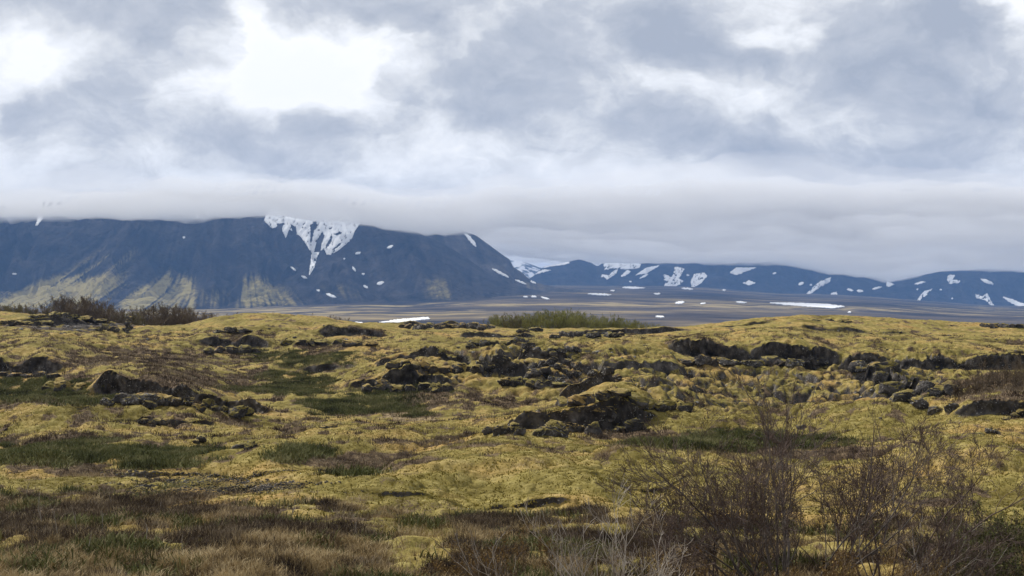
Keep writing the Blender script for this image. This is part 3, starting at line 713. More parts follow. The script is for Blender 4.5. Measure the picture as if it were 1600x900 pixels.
OC(812, 850, 502, 511, 3, 'grey rocks at the foot of the green thicket', M_ROCK)
OC(1275, 1300, 496, 502, 2, 'dark rock on the top of the mossy plateau', M_ROCKBARE)
OC(1306, 1332, 497, 504, 3, 'low pale rocks beside the dark plateau rock', M_ROCK)
OC(1535, 1600, 502, 512, 6, 'brown rocks on the skyline at the right edge', M_ROCKBARE)
OC(1525, 1562, 664, 677, 3, 'dark little ledge in the moss below the brown shrubs', M_ROCKBARE)
OC(1570, 1600, 640, 655, 3, 'lava edge in the moss at the right picture edge', M_ROCK)
OC(1578, 1600, 545, 553, 2, 'stones in the plateau moss at the right picture edge', M_ROCKBARE)
OC(370, 398, 679, 701, 2, 'white lichened boulder in the moss left of centre', M_ROCKBARE, name='boulder', cat='boulder')
OC(300, 319, 675, 692, 2, 'dark boulder left of the white lichened one', M_ROCKBARE, name='boulder', cat='boulder')
OC(216, 262, 650, 664, 4, 'flat lava slabs in the left moss bank', M_ROCK)
OC(0, 90, 577, 589, 5, 'black ledge under the moss at the left picture edge', M_ROCKBARE)
OC(500, 520, 660, 668, 1, 'small stone in the moss below the green meadow', M_ROCK, name='boulder', cat='boulder')
OC(1245, 1262, 663, 671, 1, 'dark stone with a white spot in the moss behind the bush', M_ROCKBARE, name='boulder', cat='boulder')
# pinnacle of piled lava
pY = float(FG.hit(200, 521)[0]); pz = float(FG.z(U(200), pY)[0]); ps = []
rr = np.random.default_rng(5)
for k in range(26):
    h = (k / 26.0) ** 0.9 * 1.75; wd = 0.85 * (1 - h / 2.1)
    ps.append(lump((U(200) * pY + rr.normal() * wd * 0.42 - 0.25 * (1 - h / 1.75), pY + 0.5 + rr.normal() * wd * 0.35, pz + h), (rr.uniform(.18, .36), rr.uniform(.18, .34), rr.uniform(.14, .26)), 700 + k * 3, 3))
v, f = join(ps); c = v.mean(0); c[2] = v[:, 2].min()
tag(link('lava_pinnacle', mesh_from('lava_pinnacle', v - c, f), M_ROCKBARE, None, c), 'upright dark pinnacle of piled lava on the left skyline', 'rock pinnacle')
# loose stones lying on the moss
stone_meshes = []
for k in range(5):
    v, f = lump((0, 0, 0), (1, 0.9, 0.7), 900 + k * 5, 3); stone_meshes.append(mesh_from('stone', v, f)); stone_meshes[-1].materials.append(M_ROCKBARE if k < 2 else (M_ROCK if k == 2 else M_PALESTONE))
ns = 0
while ns < 190:
    px = RNG.uniform(0, 1600); py = RNG.choice([RNG.uniform(505, 560), RNG.uniform(560, 690)])
    Y = float(FG.hit(px, py)[0])
    if not np.isfinite(Y): continue
    hc = int(np.interp(U(px), us, np.arange(len(us)))); hr = int(np.interp(np.log(Y), np.log(Ys), np.arange(len(Ys))))
    if green[hr, hc] > 0.5: continue
    if rock[hr, hc] < 0.3 and hum[hr, hc] < 0.3 and RNG.random() < 0.7: continue
    s = RNG.uniform(0.05, 0.17) * (Y / 90)
    o = link('lava_stone', stone_meshes[ns % 5], None, None, (U(px) * Y, Y + .05, float(FG.z(U(px), Y)[0]) + s * 0.25))
    o.scale = (s * RNG.uniform(.8, 1.5), s, s * RNG.uniform(.6, 1)); o.rotation_euler = (0, 0, RNG.uniform(0, 6.28))
    tag(o, 'small whitish lichen covered stone lying in the moss' if ns % 5 > 2 else 'small dark loose lava stone lying in the moss', 'stone', 'loose stones scattered over the lava field'); ns += 1

# ================================================================== SHRUBS AND TREES
def tubes(segs, sides=3):
    """segs (n,8): p0 p1 r0 r1"""
    a = np.asarray(segs); p0, p1, r0, r1 = a[:, 0:3], a[:, 3:6], a[:, 6], a[:, 7]
    d = p1 - p0; d /= np.maximum(np.linalg.norm(d, axis=1, keepdims=True), 1e-9)
    ref = np.where(np.abs(d[:, 2:3]) > 0.9, [[1.0, 0, 0]], [[0, 0, 1.0]])
    s = np.cross(d, ref); s /= np.linalg.norm(s, axis=1, keepdims=True); t = np.cross(d, s)
    n = len(a); vs = np.empty((n, 2 * sides, 3))
    for k in range(sides):
        an = 2 * math.pi * k / sides
        o = s * math.cos(an) + t * math.sin(an)
        vs[:, k] = p0 + o * r0[:, None]; vs[:, sides + k] = p1 + o * r1[:, None]
    b = (np.arange(n) * 2 * sides)[:, None]
    fs = [np.concatenate([b + k, b + (k + 1) % sides, b + sides + (k + 1) % sides, b + sides + k], 1) for k in range(sides)]
    return vs.reshape(-1, 3), np.concatenate(fs)
def grow(rng, p, d, length, r, level, maxl, out, wob=0.16, kids=(5, 8), up=0.12, spread=0.75, ratio=0.55, rmin=0.0022):
    nseg = max(3, int(4 + 3 * (maxl - level))) if level < maxl else 3
    p = np.array(p, float); d = np.array(d, float); d /= np.linalg.norm(d)
    pts = [p.copy()]; dirs = [d.copy()]
    sl = length / nseg
    for k in range(nseg):
        d = d + rng.normal(size=3) * wob + np.array([0, 0, up * 0.5]); d /= np.linalg.norm(d)
        q = p + d * sl
        ra = max(rmin, r * (1 - k / nseg * 0.7)); rb = max(rmin, r * (1 - (k + 1) / nseg * 0.7))
        out[level].append((*p, *q, ra, rb)); p = q; pts.append(p.copy()); dirs.append(d.copy())
    if level < maxl:
        nk = rng.integers(kids[0], kids[1] + 1)
        for _ in range(nk):
            t = rng.uniform(0.22, 1.0); i = min(int(t * nseg), nseg - 1)
            pp = pts[i] + (pts[i + 1] - pts[i]) * (t * nseg - i)
            side = rng.normal(size=3); side -= dirs[i] * side.dot(dirs[i]); side /= np.linalg.norm(side)
            dd = dirs[i] + side * rng.uniform(0.5, 1.1) * spread + np.array([0, 0, up])
            grow(rng, pp, dd, length * ratio * rng.uniform(0.7, 1.15) * (1.12 - 0.5 * t), max(rmin, r * (1 - 0.7 * t) * 0.62), level + 1, maxl, out, wob * 1.15, kids, up, spread, ratio, rmin)
def shrub(name, label, cat, px, Y, height, lean, nstem, seed, m_stem, m_twig, group=None, spread=0.5, maxl=3, kids=(5, 8), r=0.016, rmin=0.0022, ratio=0.52, wob=0.14, sp2=0.75, leaves=None, up=0.12, basew=0.25):
    rng = np.random.default_rng(seed)
    z = float(FG.z(U(px), Y)[0]) - 0.05
    root = empty(name, (U(px) * Y, Y, z)); tag(root, label, cat, group)
    tw = []
    for k in range(nstem):
        out = {i: [] for i in range(maxl + 1)}
        a = rng.uniform(0, 2 * math.pi); tl = rng.uniform(0.15, 1.0) * spread
        d = (math.cos(a) * tl + lean[0], math.sin(a) * tl * 0.8 + lean[1], 1.0)
        b = (math.cos(a) * basew * rng.uniform(0.2, 1), math.sin(a) * basew * rng.uniform(.2, 1), 0)
        grow(rng, b, d, height * rng.uniform(0.62, 0.95), r * rng.uniform(0.6, 1.1), 0, maxl, out, wob, kids, up, sp2, ratio, rmin)
        v, f = tubes(out[0] + out[1], 4); link('stem', mesh_from('stem', v, f), m_stem, root)
        for L in range(2, maxl + 1): tw += out[L]
    if tw:
        v, f = tubes(tw, 3); link('twigs', mesh_from('twigs', v, f), m_twig, root)
    if leaves and tw:
        n, sz, ml = leaves
        a = np.array(tw); k = rng.integers(0, len(a), n); c = a[k, 3:6] + rng.normal(size=(n, 3)) * sz
        v = (c[:, None, :] + rng.normal(size=(n, 3, 3)) * sz * 0.6).reshape(-1, 3); f = np.arange(n * 3).reshape(n, 3)
        m = mesh_from('leaves', v, f, smooth=False); fattr(m, 'tone', np.repeat(rng.random(n), 3)); link('leaves', m, ml, root)
    return root
M_LEAFG = mat_blades('young_green_leaves', [(0.0, (0.035, 0.042, 0.014)), (0.6, (0.075, 0.085, 0.026)), (1.0, (0.14, 0.13, 0.05))])
M_LEAFB = mat_blades('rusty_bud_leaves', [(0.0, (0.08, 0.05, 0.025)), (0.6, (0.18, 0.115, 0.045)), (1.0, (0.28, 0.19, 0.06))])
GB = 'bare birch shrubs in front of the moss'
shrub('birch_shrub', 'largest dark bare birch bush rising in front of the moss', 'shrub', 1232, 17.0, 2.7, (0.0, 0), 20, 41, M_STEM, M_TWIG, GB, spread=1.2, kids=(6, 8), r=0.020, sp2=.85, wob=.10, up=.07)
shrub('birch_shrub', 'dense bare bush spreading left of the largest bush', 'shrub', 1120, 18.0, 1.75, (-0.15, 0), 9, 42, M_TWIG, M_TWIG, GB, spread=1.1, kids=(5, 7), r=0.013, sp2=.9)
shrub('birch_shrub', 'bare bush right of the largest bush with one tall dark limb', 'shrub', 1385, 18.0, 2.4, (0.2, 0), 7, 43, M_TWIG, M_TWIG, GB, spread=0.9, kids=(4, 7), r=0.018, sp2=.9)
shrub('birch_shrub', 'bare bush with pale grey limbs leaning far to the right', 'shrub', 1400, 16.5, 1.75, (0.75, 0), 8, 44, M_PALE, M_TWIG, GB, spread=0.42, kids=(5, 8), r=0.013, up=0.06)
shrub('birch_shrub', 'low bare bush filling the gap behind the leaning limbs', 'shrub', 1465, 19.5, 1.6, (0.15, 0), 8, 47, M_TWIG, M_TWIG, GB, spread=0.7, kids=(5, 8), r=0.011)
shrub('birch_shrub', 'low dark bush between the largest bush and the right one', 'shrub', 1310, 19.0, 1.75, (0.05, 0), 8, 57, M_TWIG, M_TWIG, GB, spread=0.6, kids=(5, 8), r=0.011)
shrub('birch_shrub', 'pale dead shrub with bleached branches at the bottom edge', 'dead shrub', 960, 14.0, 1.62, (0.05, 0), 12, 45, M_PALE, M_PALE, GB, spread=0.6, kids=(5, 7), r=0.012, maxl=2)
shrub('birch_shrub', 'thin grey shrub leaning left at the bottom edge', 'dead shrub', 862, 14.4, 1.3, (-0.2, 0), 8, 46, M_PALE, M_STEM, GB, spread=0.6, kids=(5, 7), r=0.010, maxl=2)
shrub('birch_shrub', 'thin dark shrub between the pale dead one and the bushes', 'shrub', 1040, 16.0, 1.35, (0, 0), 7, 48, M_TWIG, M_TWIG, GB, spread=0.55, kids=(5, 7), r=0.010)
GL = 'low leafy shrubs along the bottom edge'
for k, (px, Y, h, lab) in enumerate([(720, 18.5, .55, 'low rusty shrub left of the thin grey one'), (790, 18.0, .6, 'low rusty shrub just left of the pale dead branches'), (1130, 15.5, .8, 'rusty leaved shrub at the foot of the dense left bush'), (1270, 15.0, .85, 'rusty leaved shrub below the largest bush'), (1350, 15.3, .9, 'rusty leaved shrub with orange buds right of the largest bush'), (1430, 15.6, .8, 'rusty shrub under the leaning pale limbs')]):
    shrub('dwarf_shrub', lab, 'shrub', px, Y, h, (0, 0), 12, 80 + k, M_RUST, M_RUST, GL, spread=0.9, maxl=2, kids=(5, 7), r=0.006, leaves=(1800, 0.016, M_LEAFB), basew=0.5)
for k, (px, Y, h, lab) in enumerate([(1500, 17.5, .75, 'grey green shrub beside the leaning bush'), (1560, 17.0, .85, 'green leafed shrub at the bottom right corner'), (1605, 19.5, .9, 'darker green shrub above the corner one'), (1590, 22.5, .8, 'blue green shrub on the moss at the right edge')]):
    shrub('dwarf_shrub', lab, 'shrub', px, Y, h, (0, 0), 14, 90 + k, M_TWIG, M_TWIG, GL, spread=0.9, maxl=2, kids=(5, 7), r=0.006, leaves=(3500, 0.018, M_LEAFG), basew=0.6)
# tall dry stalks on the left
GS = 'dry stalks standing in the left heath'
for k, (px, py, hp, ln) in enumerate([(65, 825, 45, 0), (92, 850, 60, -.08), (60, 800, 42, .02), (125, 845, 55, -.15), (162, 838, 40, -.05), (175, 790, 20, -.3), (135, 870, 35, .3), (40, 785, 30, 0.1), (230, 855, 35, -.1), (285, 880, 40, .2), (455, 700 + 110, 30, .25), (560, 850, 35, -.3), (250, 800, 22, .1)]):
    Y = float(FG.hit(px, py)[0]); z = float(FG.z(U(px), Y)[0]); out = {0: [], 1: []}
    grow(np.random.default_rng(300 + k), (0, 0, -.03), (ln, 0, 1), hp / F * Y * 1.1, 0.007, 0, 1, out, 0.05, (1, 3), 0.1, 0.4, 0.35, 0.003)
    v, f = tubes(out[0] + out[1], 3); o = link('dry_stalk', mesh_from('dry_stalk', v, f), M_PALE, None, (U(px) * Y, Y, z))
    tag(o, 'thin pale dry stalk standing in the brown heath', 'dry stalk', GS)

# skyline thickets
def far_tree(seed, m_twig, h=3.4, name='thicket_birch', nleaf=0, ml=None, bushy=1.15):
    rng = np.random.default_rng(seed)
    root = empty(name, (0, 0, 0)); tw = []; st = []
    for k in range(10):
        out = {i: [] for i in range(4)}
        a = rng.uniform(0, 6.28); t = rng.uniform(0.1, 1) * bushy
        grow(rng, (math.cos(a) * .04, math.sin(a) * .04, 0), (math.cos(a) * t, math.sin(a) * t, 1), h * rng.uniform(.6, .95), 0.030, 0, 3, out, 0.12, (4, 6), 0.16, 0.8, 0.5, 0.008)
        st += out[0]; tw += out[1] + out[2] + out[3]
    v, f = tubes(st, 3); link('trunk', mesh_from('trunk', v, f), M_STEM, root)
    v, f = tubes(tw, 3); link('crown', mesh_from('crown', v, f), m_twig, root)
    return root
protos = {'brown': [far_tree(500 + k, M_FARTWIG) for k in range(3)], 'olive': [far_tree(520 + k, M_OLIVE) for k in range(2)], 'green': [far_tree(540 + k, M_FARGREEN) for k in range(3)]}
used = {k: 0 for k in protos}
def put_tree(kind, px, Y, top_py, label, group, wid=1.0):
    z = float(FG.z(U(px), min(Y, 240))[0]) - 0.3
    h = -(top_py - HZ) / F * Y - z
    if h < 0.4: return
    s = h / 3.3
    lst = protos[kind]; i = used[kind]; used[kind] += 1
    loc = (U(px) * Y, Y, z)
    if i < len(lst): o = lst[i]; o.location = loc; o.scale = (s * wid, s * wid, s); o.rotation_euler = (0, 0, RNG.uniform(0, 6.28))
    else: o = copy_tree(lst[i % len(lst)], loc, RNG.uniform(0, 6.28), (s * wid, s * wid, s))
    tag(o, label, 'birch', group)
GT = 'birch thicket behind the left skyline'; GM = 'green thicket on the middle skyline'
topL = ([-10, 20, 60, 90, 130, 160, 185, 210, 235, 260, 290, 320, 350, 400, 440, 520], [477, 474, 480, 470, 468, 474, 484, 484, 484, 479, 480, 488, 491, 494, 493, 496])
for px in np.arange(-12, 345, 9.0):
    for rep in range(2):
        x = px + RNG.uniform(-4, 4); Y = RNG.uniform(186, 205) + 8 * rep
        ty = np.interp(x, *topL) + RNG.uniform(-1, 7) + rep * 2
        kind = 'olive' if (x < 75 or 165 < x < 235) and RNG.random() < .6 else 'brown'
        lab = {'olive': 'olive tinged birch in the thicket behind the left skyline', 'brown': 'bare brown birch in the thicket behind the left skyline'}[kind]
        put_tree(kind, x, Y, ty, lab, GT, 1.15)
for px in np.arange(350, 545, 11.0):
    put_tree('olive' if 395 < px < 480 else 'brown', px + RNG.uniform(-4, 4), RNG.uniform(205, 225), np.interp(px, *topL) + RNG.uniform(0, 4), 'low birch showing just over the mossy skyline mound', GT, 1.2)
topM = ([765, 790, 830, 860, 875, 890, 920, 960, 1000, 1030], [492, 491, 490, 486, 482, 486, 491, 495, 500, 508])
for px in np.arange(768, 1030, 8.5):
    for rep in range(2):
        x = px + RNG.uniform(-4, 4)
        put_tree('olive' if x < 815 and RNG.random() < .6 else 'green', x, RNG.uniform(184, 200) + rep * 8, np.interp(x, *topM) + RNG.uniform(0, 6), 'budding green birch in the thicket on the middle skyline' if x > 815 else 'first budding birch at the left end of the middle thicket', GM, 1.2)
GR = 'dark bare shrubs under the right plateau'
for k, (px, py, h, lab) in enumerate([(1530, 632, 1.7, 'dark bare shrub right of the lichened black lava'), (1560, 628, 2.2, 'taller bare shrub in the hollow at the right'), (1590, 622, 2.6, 'tallest bare shrub in the hollow at the right edge'), (1500, 636, 1.3, 'lowest bare shrub at the foot of the lichened lava'), (1612, 612, 2.6, 'bare shrub cut by the right picture edge')]):
    Y = float(FG.hit(px, py, 74)[0])
    shrub('bare_shrub', lab, 'shrub', px, Y, h, (0, 0), 10, 600 + k, M_FARTWIG, M_FARTWIG, GR, spread=0.7, kids=(4, 7), r=0.02, rmin=0.006)

# ================================================================== GROUND VEGETATION (uncountable)
run = np.maximum.accumulate(Z / YY, axis=0)
vis = (Z + 0.35) / YY >= run - 1e-9
dA = np.gradient(us)[None, :] * YY * np.gradient(Ys)[:, None]
def scatter(n, wgt, ymin, ymax):
    w = wgt * dA * vis * (YY > ymin) * (YY < ymax) * (np.abs(UU) < 0.41)
    cdf = np.cumsum(w.ravel()); r = RNG.random(n) * cdf[-1]
    i = np.searchsorted(cdf, r); ri, cc = np.unravel_index(i, Z.shape)
    ri = np.clip(ri, 0, Z.shape[0] - 2); cc = np.clip(cc, 0, Z.shape[1] - 2)
    a = RNG.random(n)[:, None]; b_ = RNG.random(n)[:, None]
    P3 = co.reshape(Z.shape[0], Z.shape[1], 3)
    return (P3[ri, cc] * (1 - a) + P3[ri, cc + 1] * a) * (1 - b_) + (P3[ri + 1, cc] * (1 - a) + P3[ri + 1, cc + 1] * a) * b_
def blades(name, base, h, wd, lean, mat, per=1, jit=0.0, tone=None, bend=0.35):
    n = len(base) * per
    b0 = np.repeat(base, per, 0) + np.concatenate([RNG.normal(size=(n, 2)) * jit, np.zeros((n, 1))], 1)
    hh = h * RNG.uniform(0.5, 1.25, n)
    a = RNG.uniform(0, 2 * np.pi, n); ln = lean * np.abs(RNG.normal(size=n))
    d = np.stack([np.cos(a) * ln, np.sin(a) * ln, np.ones(n)], -1); d /= np.linalg.norm(d, axis=1, keepdims=True)
    s = np.stack([np.cos(a + 1.57 + RNG.normal(size=n)), np.sin(a + 1.57), np.zeros(n)], -1)
    s[:, 0] += 0.6 * np.sign(s[:, 0]); s /= np.linalg.norm(s, axis=1, keepdims=True)
    w = (wd * RNG.uniform(0.6, 1.3, n))[:, None]
    mid = b0 + d * (hh * 0.55)[:, None]
    tip = b0 + d * hh[:, None] + np.stack([np.cos(a), np.sin(a), -0.4 * np.ones(n)], -1) * (hh * bend * RNG.random(n))[:, None]
    v = np.stack([b0 - s * w * .5 - [0, 0, .03], b0 + s * w * .5 - [0, 0, .03], mid + s * w * .4, tip, mid - s * w * .4], 1).reshape(-1, 3)
    k = (np.arange(n) * 5)[:, None]
    q = np.concatenate([np.concatenate([k, k + 1, k + 2, k + 4], 1), np.concatenate([k + 4, k + 2, k + 3, k + 3], 1)])
    # last quad degenerate -> use tris
    t = np.concatenate([np.concatenate([k, k + 1, k + 2], 1), np.concatenate([k, k + 2, k + 4], 1), np.concatenate([k + 4, k + 2, k + 3], 1)])
    m = mesh_from(name, v, t, smooth=False)
    tn = np.repeat(tone, per) if tone is not None else RNG.random(n)
    fattr(m, 'tone', np.repeat(np.clip(tn + RNG.normal(size=n) * 0.14, 0, 1), 5))
    return link(name, m, mat)
M_GRASS = mat_blades('dry_straw_grass', [(0.0, (0.13, 0.092, 0.05)), (0.45, (0.36, 0.27, 0.135)), (1.0, (0.55, 0.44, 0.26))])
M_HEATH = mat_blades('brown_heather', [(0.0, (0.030, 0.021, 0.017)), (0.38, (0.088, 0.063, 0.040)), (0.72, (0.165, 0.125, 0.080)), (1.0, (0.29, 0.235, 0.16))])
M_WILLOW = mat_blades('dwarf_willow_leaves', [(0.0, (0.045, 0.047, 0.020)), (0.45, (0.105, 0.112, 0.038)), (1.0, (0.20, 0.185, 0.085))])
M_MOSST = mat_blades('moss_tufts', [(0.0, (0.15, 0.12, 0.025)), (0.5, (0.25, 0.20, 0.045)), (1.0, (0.36, 0.30, 0.09))])
cl = lambda a: np.clip(a, 0, 1)
heathw = cl(1 - moss - green * 0.8 - straw * .7 - rock)
def tone_at(p, sc, seed): return 0.5 + 1.3 * fbm(p[:, 0] / sc, p[:, 1] / sc, 3, seed)
p = scatter(46000, cl(straw * (1 - moss)) + 0.035 * heathzone, 15, 44); o = blades('dry_grass', p, 0.14, 0.007, 1.0, M_GRASS, 5, 0.06, tone_at(p, .8, 9)); tag(o, 'pale dry grass between the heather', 'grass', kind='stuff')
p = scatter(42000, cl(heathw - .25) * (0.35 + heathzone), 15, 64); o = blades('heather', p, 0.13, 0.009, 1.5, M_HEATH, 6, 0.07, tone_at(p, 1.2, 19)); tag(o, 'brown leafless heather and dwarf birch', 'heather', kind='stuff')
p = scatter(70000, cl(green - .25), 15, 135); o = blades('dwarf_willow', p, 0.20, 0.024, 1.1, M_WILLOW, 4, 0.10, tone_at(p, 2.5, 29)); tag(o, 'low green dwarf willow in the hollows', 'undergrowth', kind='stuff')
p = scatter(36000, heathw * (1 - heathzone), 60, 150); o = blades('upland_heather', p, 0.20, 0.025, 0.8, M_HEATH, 4, 0.10, tone_at(p, 2.5, 39)); tag(o, 'brown heath on the meadow slopes', 'heather', kind='stuff')
p = scatter(55000, cl(moss - .4) * (1 - rock), 24, 75); o = blades('moss_fuzz', p, 0.026, 0.03, 0.9, M_MOSST, 3, 0.06, tone_at(p, .9, 49)); tag(o, 'shaggy surface of the woolly moss', 'moss', kind='stuff')
p = scatter(2600, cl(straw * (1 - moss) - .2), 15, 42); o = blades('grass_tussocks', p, 0.21, 0.008, 0.85, M_GRASS, 26, 0.045, tone_at(p, .8, 59), 0.6); tag(o, 'pale bent tussocks of last year\'s grass', 'grass', kind='stuff')
p = scatter(1800, cl(heathw - .2) * heathzone, 15, 42); o = blades('heather_clumps', p, 0.20, 0.008, 1.0, M_HEATH, 34, 0.09, tone_at(p, .8, 69) * .6, 0.2); tag(o, 'dark twiggy clumps of heather', 'heather', kind='stuff')
# gravel strip
gv, gf = ico(1)
p = scatter(9000, cl(rock) * np.exp(-((PX - 340) / 200) ** 4) * (PYv > 735), 30, 48)
sz = RNG.uniform(0.012, 0.045, len(p))[:, None, None] * RNG.uniform(0.6, 1.4, (len(p), 1, 3))
v = (p[:, None, :] + gv[None] * sz * (1 + 0.3 * RNG.normal(size=(len(p), len(gv), 1)))).reshape(-1, 3)
f = (np.arange(len(p))[:, None, None] * len(gv) + gf[None]).reshape(-1, 3)
tag(link('gravel', mesh_from('gravel', v, f, smooth=False), M_ROCKBARE), 'dark lava gravel on the bare strip', 'gravel', kind='stuff')

# ================================================================== AIR: haze and low cloud
hz, nt = new_mat('thin_blue_haze'); b = NB(nt)
pv = b.n('ShaderNodeVolumePrincipled'); pv.inputs['Color'].default_value = (0.22, 0.43, 0.88, 1); pv.inputs['Density'].default_value = 0.66e-4
pv.inputs['Anisotropy'].default_value = 0.0
o_ = b.n('ShaderNodeOutputMaterial'); b.l(pv.outputs[0], o_.inputs['Volume'])
def boxmesh(name, x0, x1, y0, y1, z0, z1):
    v = [(x, y, z) for x in (x0, x1) for y in (y0, y1) for z in (z0, z1)]
    return mesh_from(name, np.array(v), np.array([[0, 1, 3, 2], [4, 6, 7, 5], [0, 4, 5, 1], [2, 3, 7, 6], [0, 2, 6, 4], [1, 5, 7, 3]]), smooth=False)
zmin = float(min(PZ.min(), Z.min())) - 6
tag(link('haze', boxmesh('haze', -17500, 17500, -400, 16000, zmin - 60, 420), hz), 'thin blue haze over the whole valley', 'haze', kind='stuff')

# lens of low cloud resting on the mountain tops: (depth, photo row of its base)
cuu = np.linspace(-0.95, 0.95, 300); cyy = np.linspace(4250, 12500, 150)
CU, CY = np.meshgrid(cuu, cyy); CX = CU * CY
cpx = 800 + CU * F
brow_near = np.interp(cpx, [-900, 0, 150, 300, 420, 540, 600, 660, 740, 790, 900, 1200, 1700], [346, 350, 344, 346, 344, 346, 358, 361, 354, 342, 338, 338, 338])
brow_far = np.interp(cpx, [-900, 700, 780, 850, 950, 1050, 1130, 1230, 1300, 1380, 1450, 1550, 1700], [395, 395, 388, 396, 404, 411, 415, 414, 426, 434, 423, 421, 424])
tb = np.clip((CY - 5200) / (9300 - 5200), 0, 1)
zb_near = (HZ - brow_near) / F * 5250; zb_far = (HZ - brow_far) / F * 9300
zb = zb_near * (1 - tb) + zb_far * tb - 9 + 44 * fbm(CX / 600, CY / 1100, 4, 801) + 34 * fbm(CX / 150, CY / 420, 5, 803, .6)
ed = sstep(3500, 5000, CY) * (1 - sstep(11000, 12600, CY)) * sstep(1.0, 0.75, np.abs(CU))
n1, n2 = CU.shape
ii = np.arange((n1 - 1) * n2).reshape(n1 - 1, n2)[:, :-1].ravel()
q = np.stack([ii, ii + 1, ii + n2 + 1, ii + n2], -1); N = n1 * n2
for k, (dens, thick, rag, lab) in enumerate([(0.0042, 80, 120, 'dense grey base of the stratus cloud resting on the mountain tops'), (0.0008, 100, 260, 'softer ragged top of the stratus cloud over the mountains')]):
    cm, nt = new_mat('stratus_cloud'); b = NB(nt)
    cv = b.n('ShaderNodeVolumePrincipled'); cv.inputs['Color'].default_value = (0.955, 0.965, 0.98, 1); cv.inputs['Density'].default_value = dens
    o_ = b.n('ShaderNodeOutputMaterial'); b.l(cv.outputs[0], o_.inputs['Volume'])
    ztop = zb + 20 + k * 15 + ed * np.maximum(70 + 25 * k, thick + rag * (fbm(CX / 1300, CY / 1700, 4, 805 + k * 9) + 0.4 * fbm(CX / 300, CY / 450, 3, 807 + k * 9)))
    zlow = ztop - np.maximum((ztop - zb - k * 9.0) * (0.30 + 0.70 * ed), 45)
    fs = [q + N, q[:, ::-1]]
    for edge in (np.arange(n2), (np.arange(n1) * n2 + n2 - 1), np.arange(N - 1, N - n2 - 1, -1), (np.arange(n1)[::-1] * n2)):
        fs.append(np.stack([edge[:-1], edge[1:], edge[1:] + N, edge[:-1] + N], -1))
    v = np.concatenate([np.stack([CX, CY, zlow], -1).reshape(-1, 3), np.stack([CX, CY, ztop], -1).reshape(-1, 3)])
    tag(link('cloud_bank', mesh_from('cloud_bank', v, np.concatenate(fs)), cm), lab, 'cloud', kind='stuff')

# ================================================================== SKY, SUN, CAMERA
SUN = np.array([-0.56, 0.56, 0.70]); SUN /= np.linalg.norm(SUN)
W = bpy.data.worlds.new('World'); S.world = W; W.use_nodes = True
nt = W.node_tree; nt.nodes.clear(); b = NB(nt)
G = b.n('ShaderNodeTexCoord').outputs['Generated']
sep = b.n('ShaderNodeSeparateXYZ'); b.l(G, sep.inputs[0])
az = b.math('ARCTAN2', sep.outputs[0], sep.outputs[1]); el = b.math('ARCSINE', sep.outputs[2])
cmb = b.n('ShaderNodeCombineXYZ'); b.l(az, cmb.inputs[0]); b.l(el, cmb.inputs[1])
flat = cmb.outputs[0]
# anisotropic turbulence (clouds lie flatter towards the horizon)
nv = b.vmath('MULTIPLY', flat, (1.0, 1.5, 1.0))
wn = b.noise(nv, 9.0, 5, 0.55, col=True)
warp = b.vmath('MULTIPLY', b.vmath('SUBTRACT', wn, (0.5, 0.5, 0.5)), (0.15, 0.085, 0.0))
PW = b.vmath('ADD', flat, warp)
n_big = b.noise(nv, 12.0, 8, 0.60, 0.4); n_f = b.noise(b.vmath('ADD', nv, warp), 30.0, 6, 0.62)
FEAT = [  # photo column, row, half sizes, weight (+ darker cloud, - brighter)
 (225, -5, 180, 40, .50), (215, 105, 95, 45, .30), (130, 185, 130, 45, .30), (480, 210, 130, 28, .32), (400, 255, 150, 35, .18),
 (650, 10, 120, 40, .36), (700, 70, 70, 40, .26), (745, 150, 110, 36, .34), (900, 50, 130, 60, .34), (880, 160, 120, 45, .20), (1060, 55, 90, 75, .32),
 (1330, 60, 160, 65, .40), (1490, 110, 110, 90, .38), (1560, 160, 70, 25, .25), (1200, 240, 230, 32, .36), (1060, 195, 130, 30, .18), (1340, 280, 160, 30, .26),
 (1290, 370, 330, 24, .16), (600, 325, 300, 22, .14), (820, 345, 120, 20, .14),
 (450, 115, 115, 55, -.58), (545, 65, 70, 42, -.36), (400, 20, 35, 60, -.35), (60, 60, 80, 50, -.32), (105, 120, 70, 25, -.26), (5, 180, 28, 60, -.36),
 (300, 265, 110, 30, -.18), (735, 45, 40, 35, -.26), (1210, 40, 40, 22, -.48), (1035, 115, 60, 22, -.36), (690, 225, 90, 35, -.14), (1180, 140, 120, 25, -.14),
 (1592, 20, 28, 40, -.45), (800, 275, 140, 35, -.12), (1010, 300, 120, 22, -.16), (1530, 340, 120, 28, -.12), (870, 388, 120, 14, -.22)]
tot = b.math('MULTIPLY_ADD', b.math('SUBTRACT', n_big, 0.5), 1.05, 0.345)
n_m = b.noise(b.vmath('ADD', nv, b.vmath('MULTIPLY', warp, (1.6, 1.6, 0))), 19.0, 7, 0.6, 0.6)
tot = b.math('MULTIPLY_ADD', b.math('SUBTRACT', n_f, 0.5), 0.40, tot)
tot = b.math('MULTIPLY_ADD', b.math('SUBTRACT', n_m, 0.5), 0.55, tot)
for (px, py, rx, ry, w) in FEAT:
    u = (px - 800) / F; v_ = (HZ - py) / F
    a0 = math.atan(u); e0 = math.atan(v_ / math.sqrt(1 + u * u))
    d = b.vmath('MULTIPLY', b.vmath('SUBTRACT', PW, (a0, e0, 0)), (F / rx * 0.85, F / ry * 0.85, 0))
    tot = b.math('MULTIPLY_ADD', b.math('POWER', 0.3679, b.math('POWER', b.vmath('DOT_PRODUCT', d, d), 1.4)), w * (0.8 if w > 0 else 0.95), tot)
tot = b.math('MULTIPLY_ADD', b.math('SUBTRACT', tot, 0.36), 1.2, 0.36)
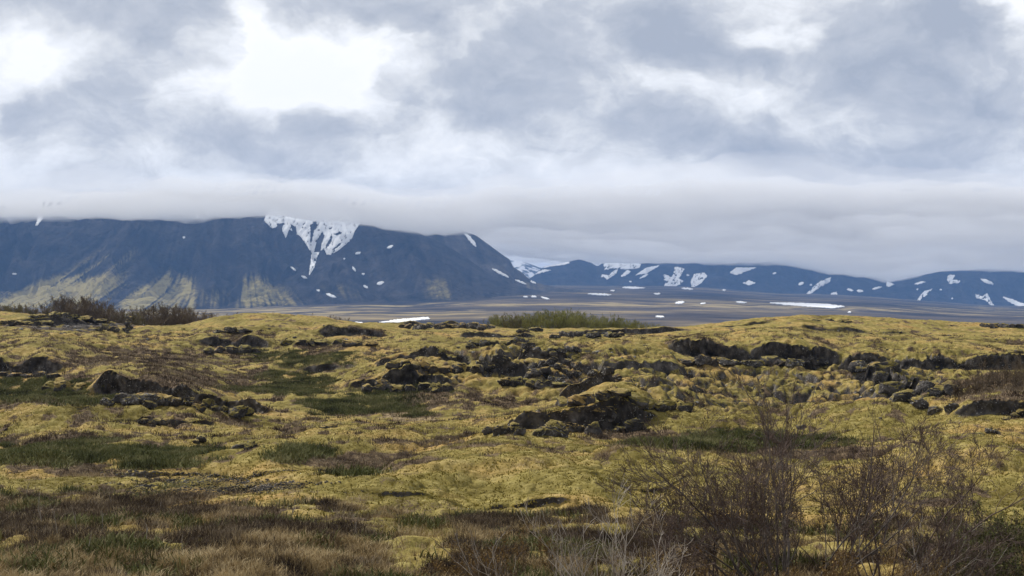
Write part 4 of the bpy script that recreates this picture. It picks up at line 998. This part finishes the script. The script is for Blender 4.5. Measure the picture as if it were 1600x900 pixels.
cc = b.ramp(tot, [(0.0, (1.0, 1.0, 1.0)), (0.20, (0.86, 0.875, 0.90)), (0.38, (0.71, 0.725, 0.75)), (0.58, (0.535, 0.56, 0.61)), (0.9, (0.39, 0.425, 0.495))])
over = b.maprange(el, 0.28, 0.9, 1.0, 0.5)  # sky above the view dimmed to cut ambient fill and strengthen sun contrast
ov = b.n('ShaderNodeCombineXYZ')
for k_ in range(3): b.l(over, ov.inputs[k_])
cc = b.vmath('MULTIPLY', cc, ov.outputs[0])
sky = b.n('ShaderNodeTexSky'); sky.sky_type = 'NISHITA'; sky.sun_disc = False
sky.sun_elevation = math.asin(SUN[2]); sky.sun_rotation = math.atan2(SUN[0], SUN[1])
bg1 = b.n('ShaderNodeBackground'); b.l(sky.outputs[0], bg1.inputs[0]); bg1.inputs[1].default_value = 0.10
bg2 = b.n('ShaderNodeBackground'); b.l(cc, bg2.inputs[0]); bg2.inputs[1].default_value = 1.0
mx = b.n('ShaderNodeMixShader'); b.set(mx.inputs[0], b.maprange(tot, -0.35, 0.05, 0.90, 0.97)); b.l(bg1.outputs[0], mx.inputs[1]); b.l(bg2.outputs[0], mx.inputs[2])
wo = b.n('ShaderNodeOutputWorld'); b.l(mx.outputs[0], wo.inputs[0])
W.cycles.sampling_method = 'MANUAL'; W.cycles.sample_map_resolution = 512

sl = bpy.data.lights.new('sun', 'SUN'); sl.energy = 4.8; sl.angle = math.radians(1.5); sl.color = (1.0, 0.95, 0.87)
so = bpy.data.objects.new('sun', sl); COL.objects.link(so)
from mathutils import Vector
so.rotation_euler = Vector(-SUN).to_track_quat('-Z', 'Y').to_euler(); so.location = (0, 0, 50)

cd = bpy.data.cameras.new('camera'); cam = bpy.data.objects.new('camera', cd); COL.objects.link(cam)
cam.location = (0, 0, 0); cam.rotation_euler = (math.radians(90), 0, 0)
cd.sensor_width = 36.0; cd.lens = 36.0 * F / 1600.0; cd.shift_y = -(450.0 - HZ) / 1600.0
cd.clip_start = 0.1; cd.clip_end = 60000
S.camera = cam

S.render.engine = 'CYCLES'
cy = S.cycles
cy.use_denoising = True
try: cy.denoiser = 'OPENIMAGEDENOISE'; cy.denoising_input_passes = 'RGB_ALBEDO_NORMAL'; cy.denoising_prefilter = 'ACCURATE'
except Exception: pass
cy.max_bounces = 7; cy.diffuse_bounces = 2; cy.glossy_bounces = 1; cy.transmission_bounces = 1; cy.volume_bounces = 5; cy.transparent_max_bounces = 8
cy.caustics_reflective = False; cy.caustics_refractive = False
cy.use_adaptive_sampling = True; cy.adaptive_threshold = 0.01
S.view_settings.view_transform = 'Standard'; S.view_settings.look = 'None'; S.view_settings.exposure = 0.2; S.view_settings.gamma = 1.0
S.view_settings.use_curve_mapping = False
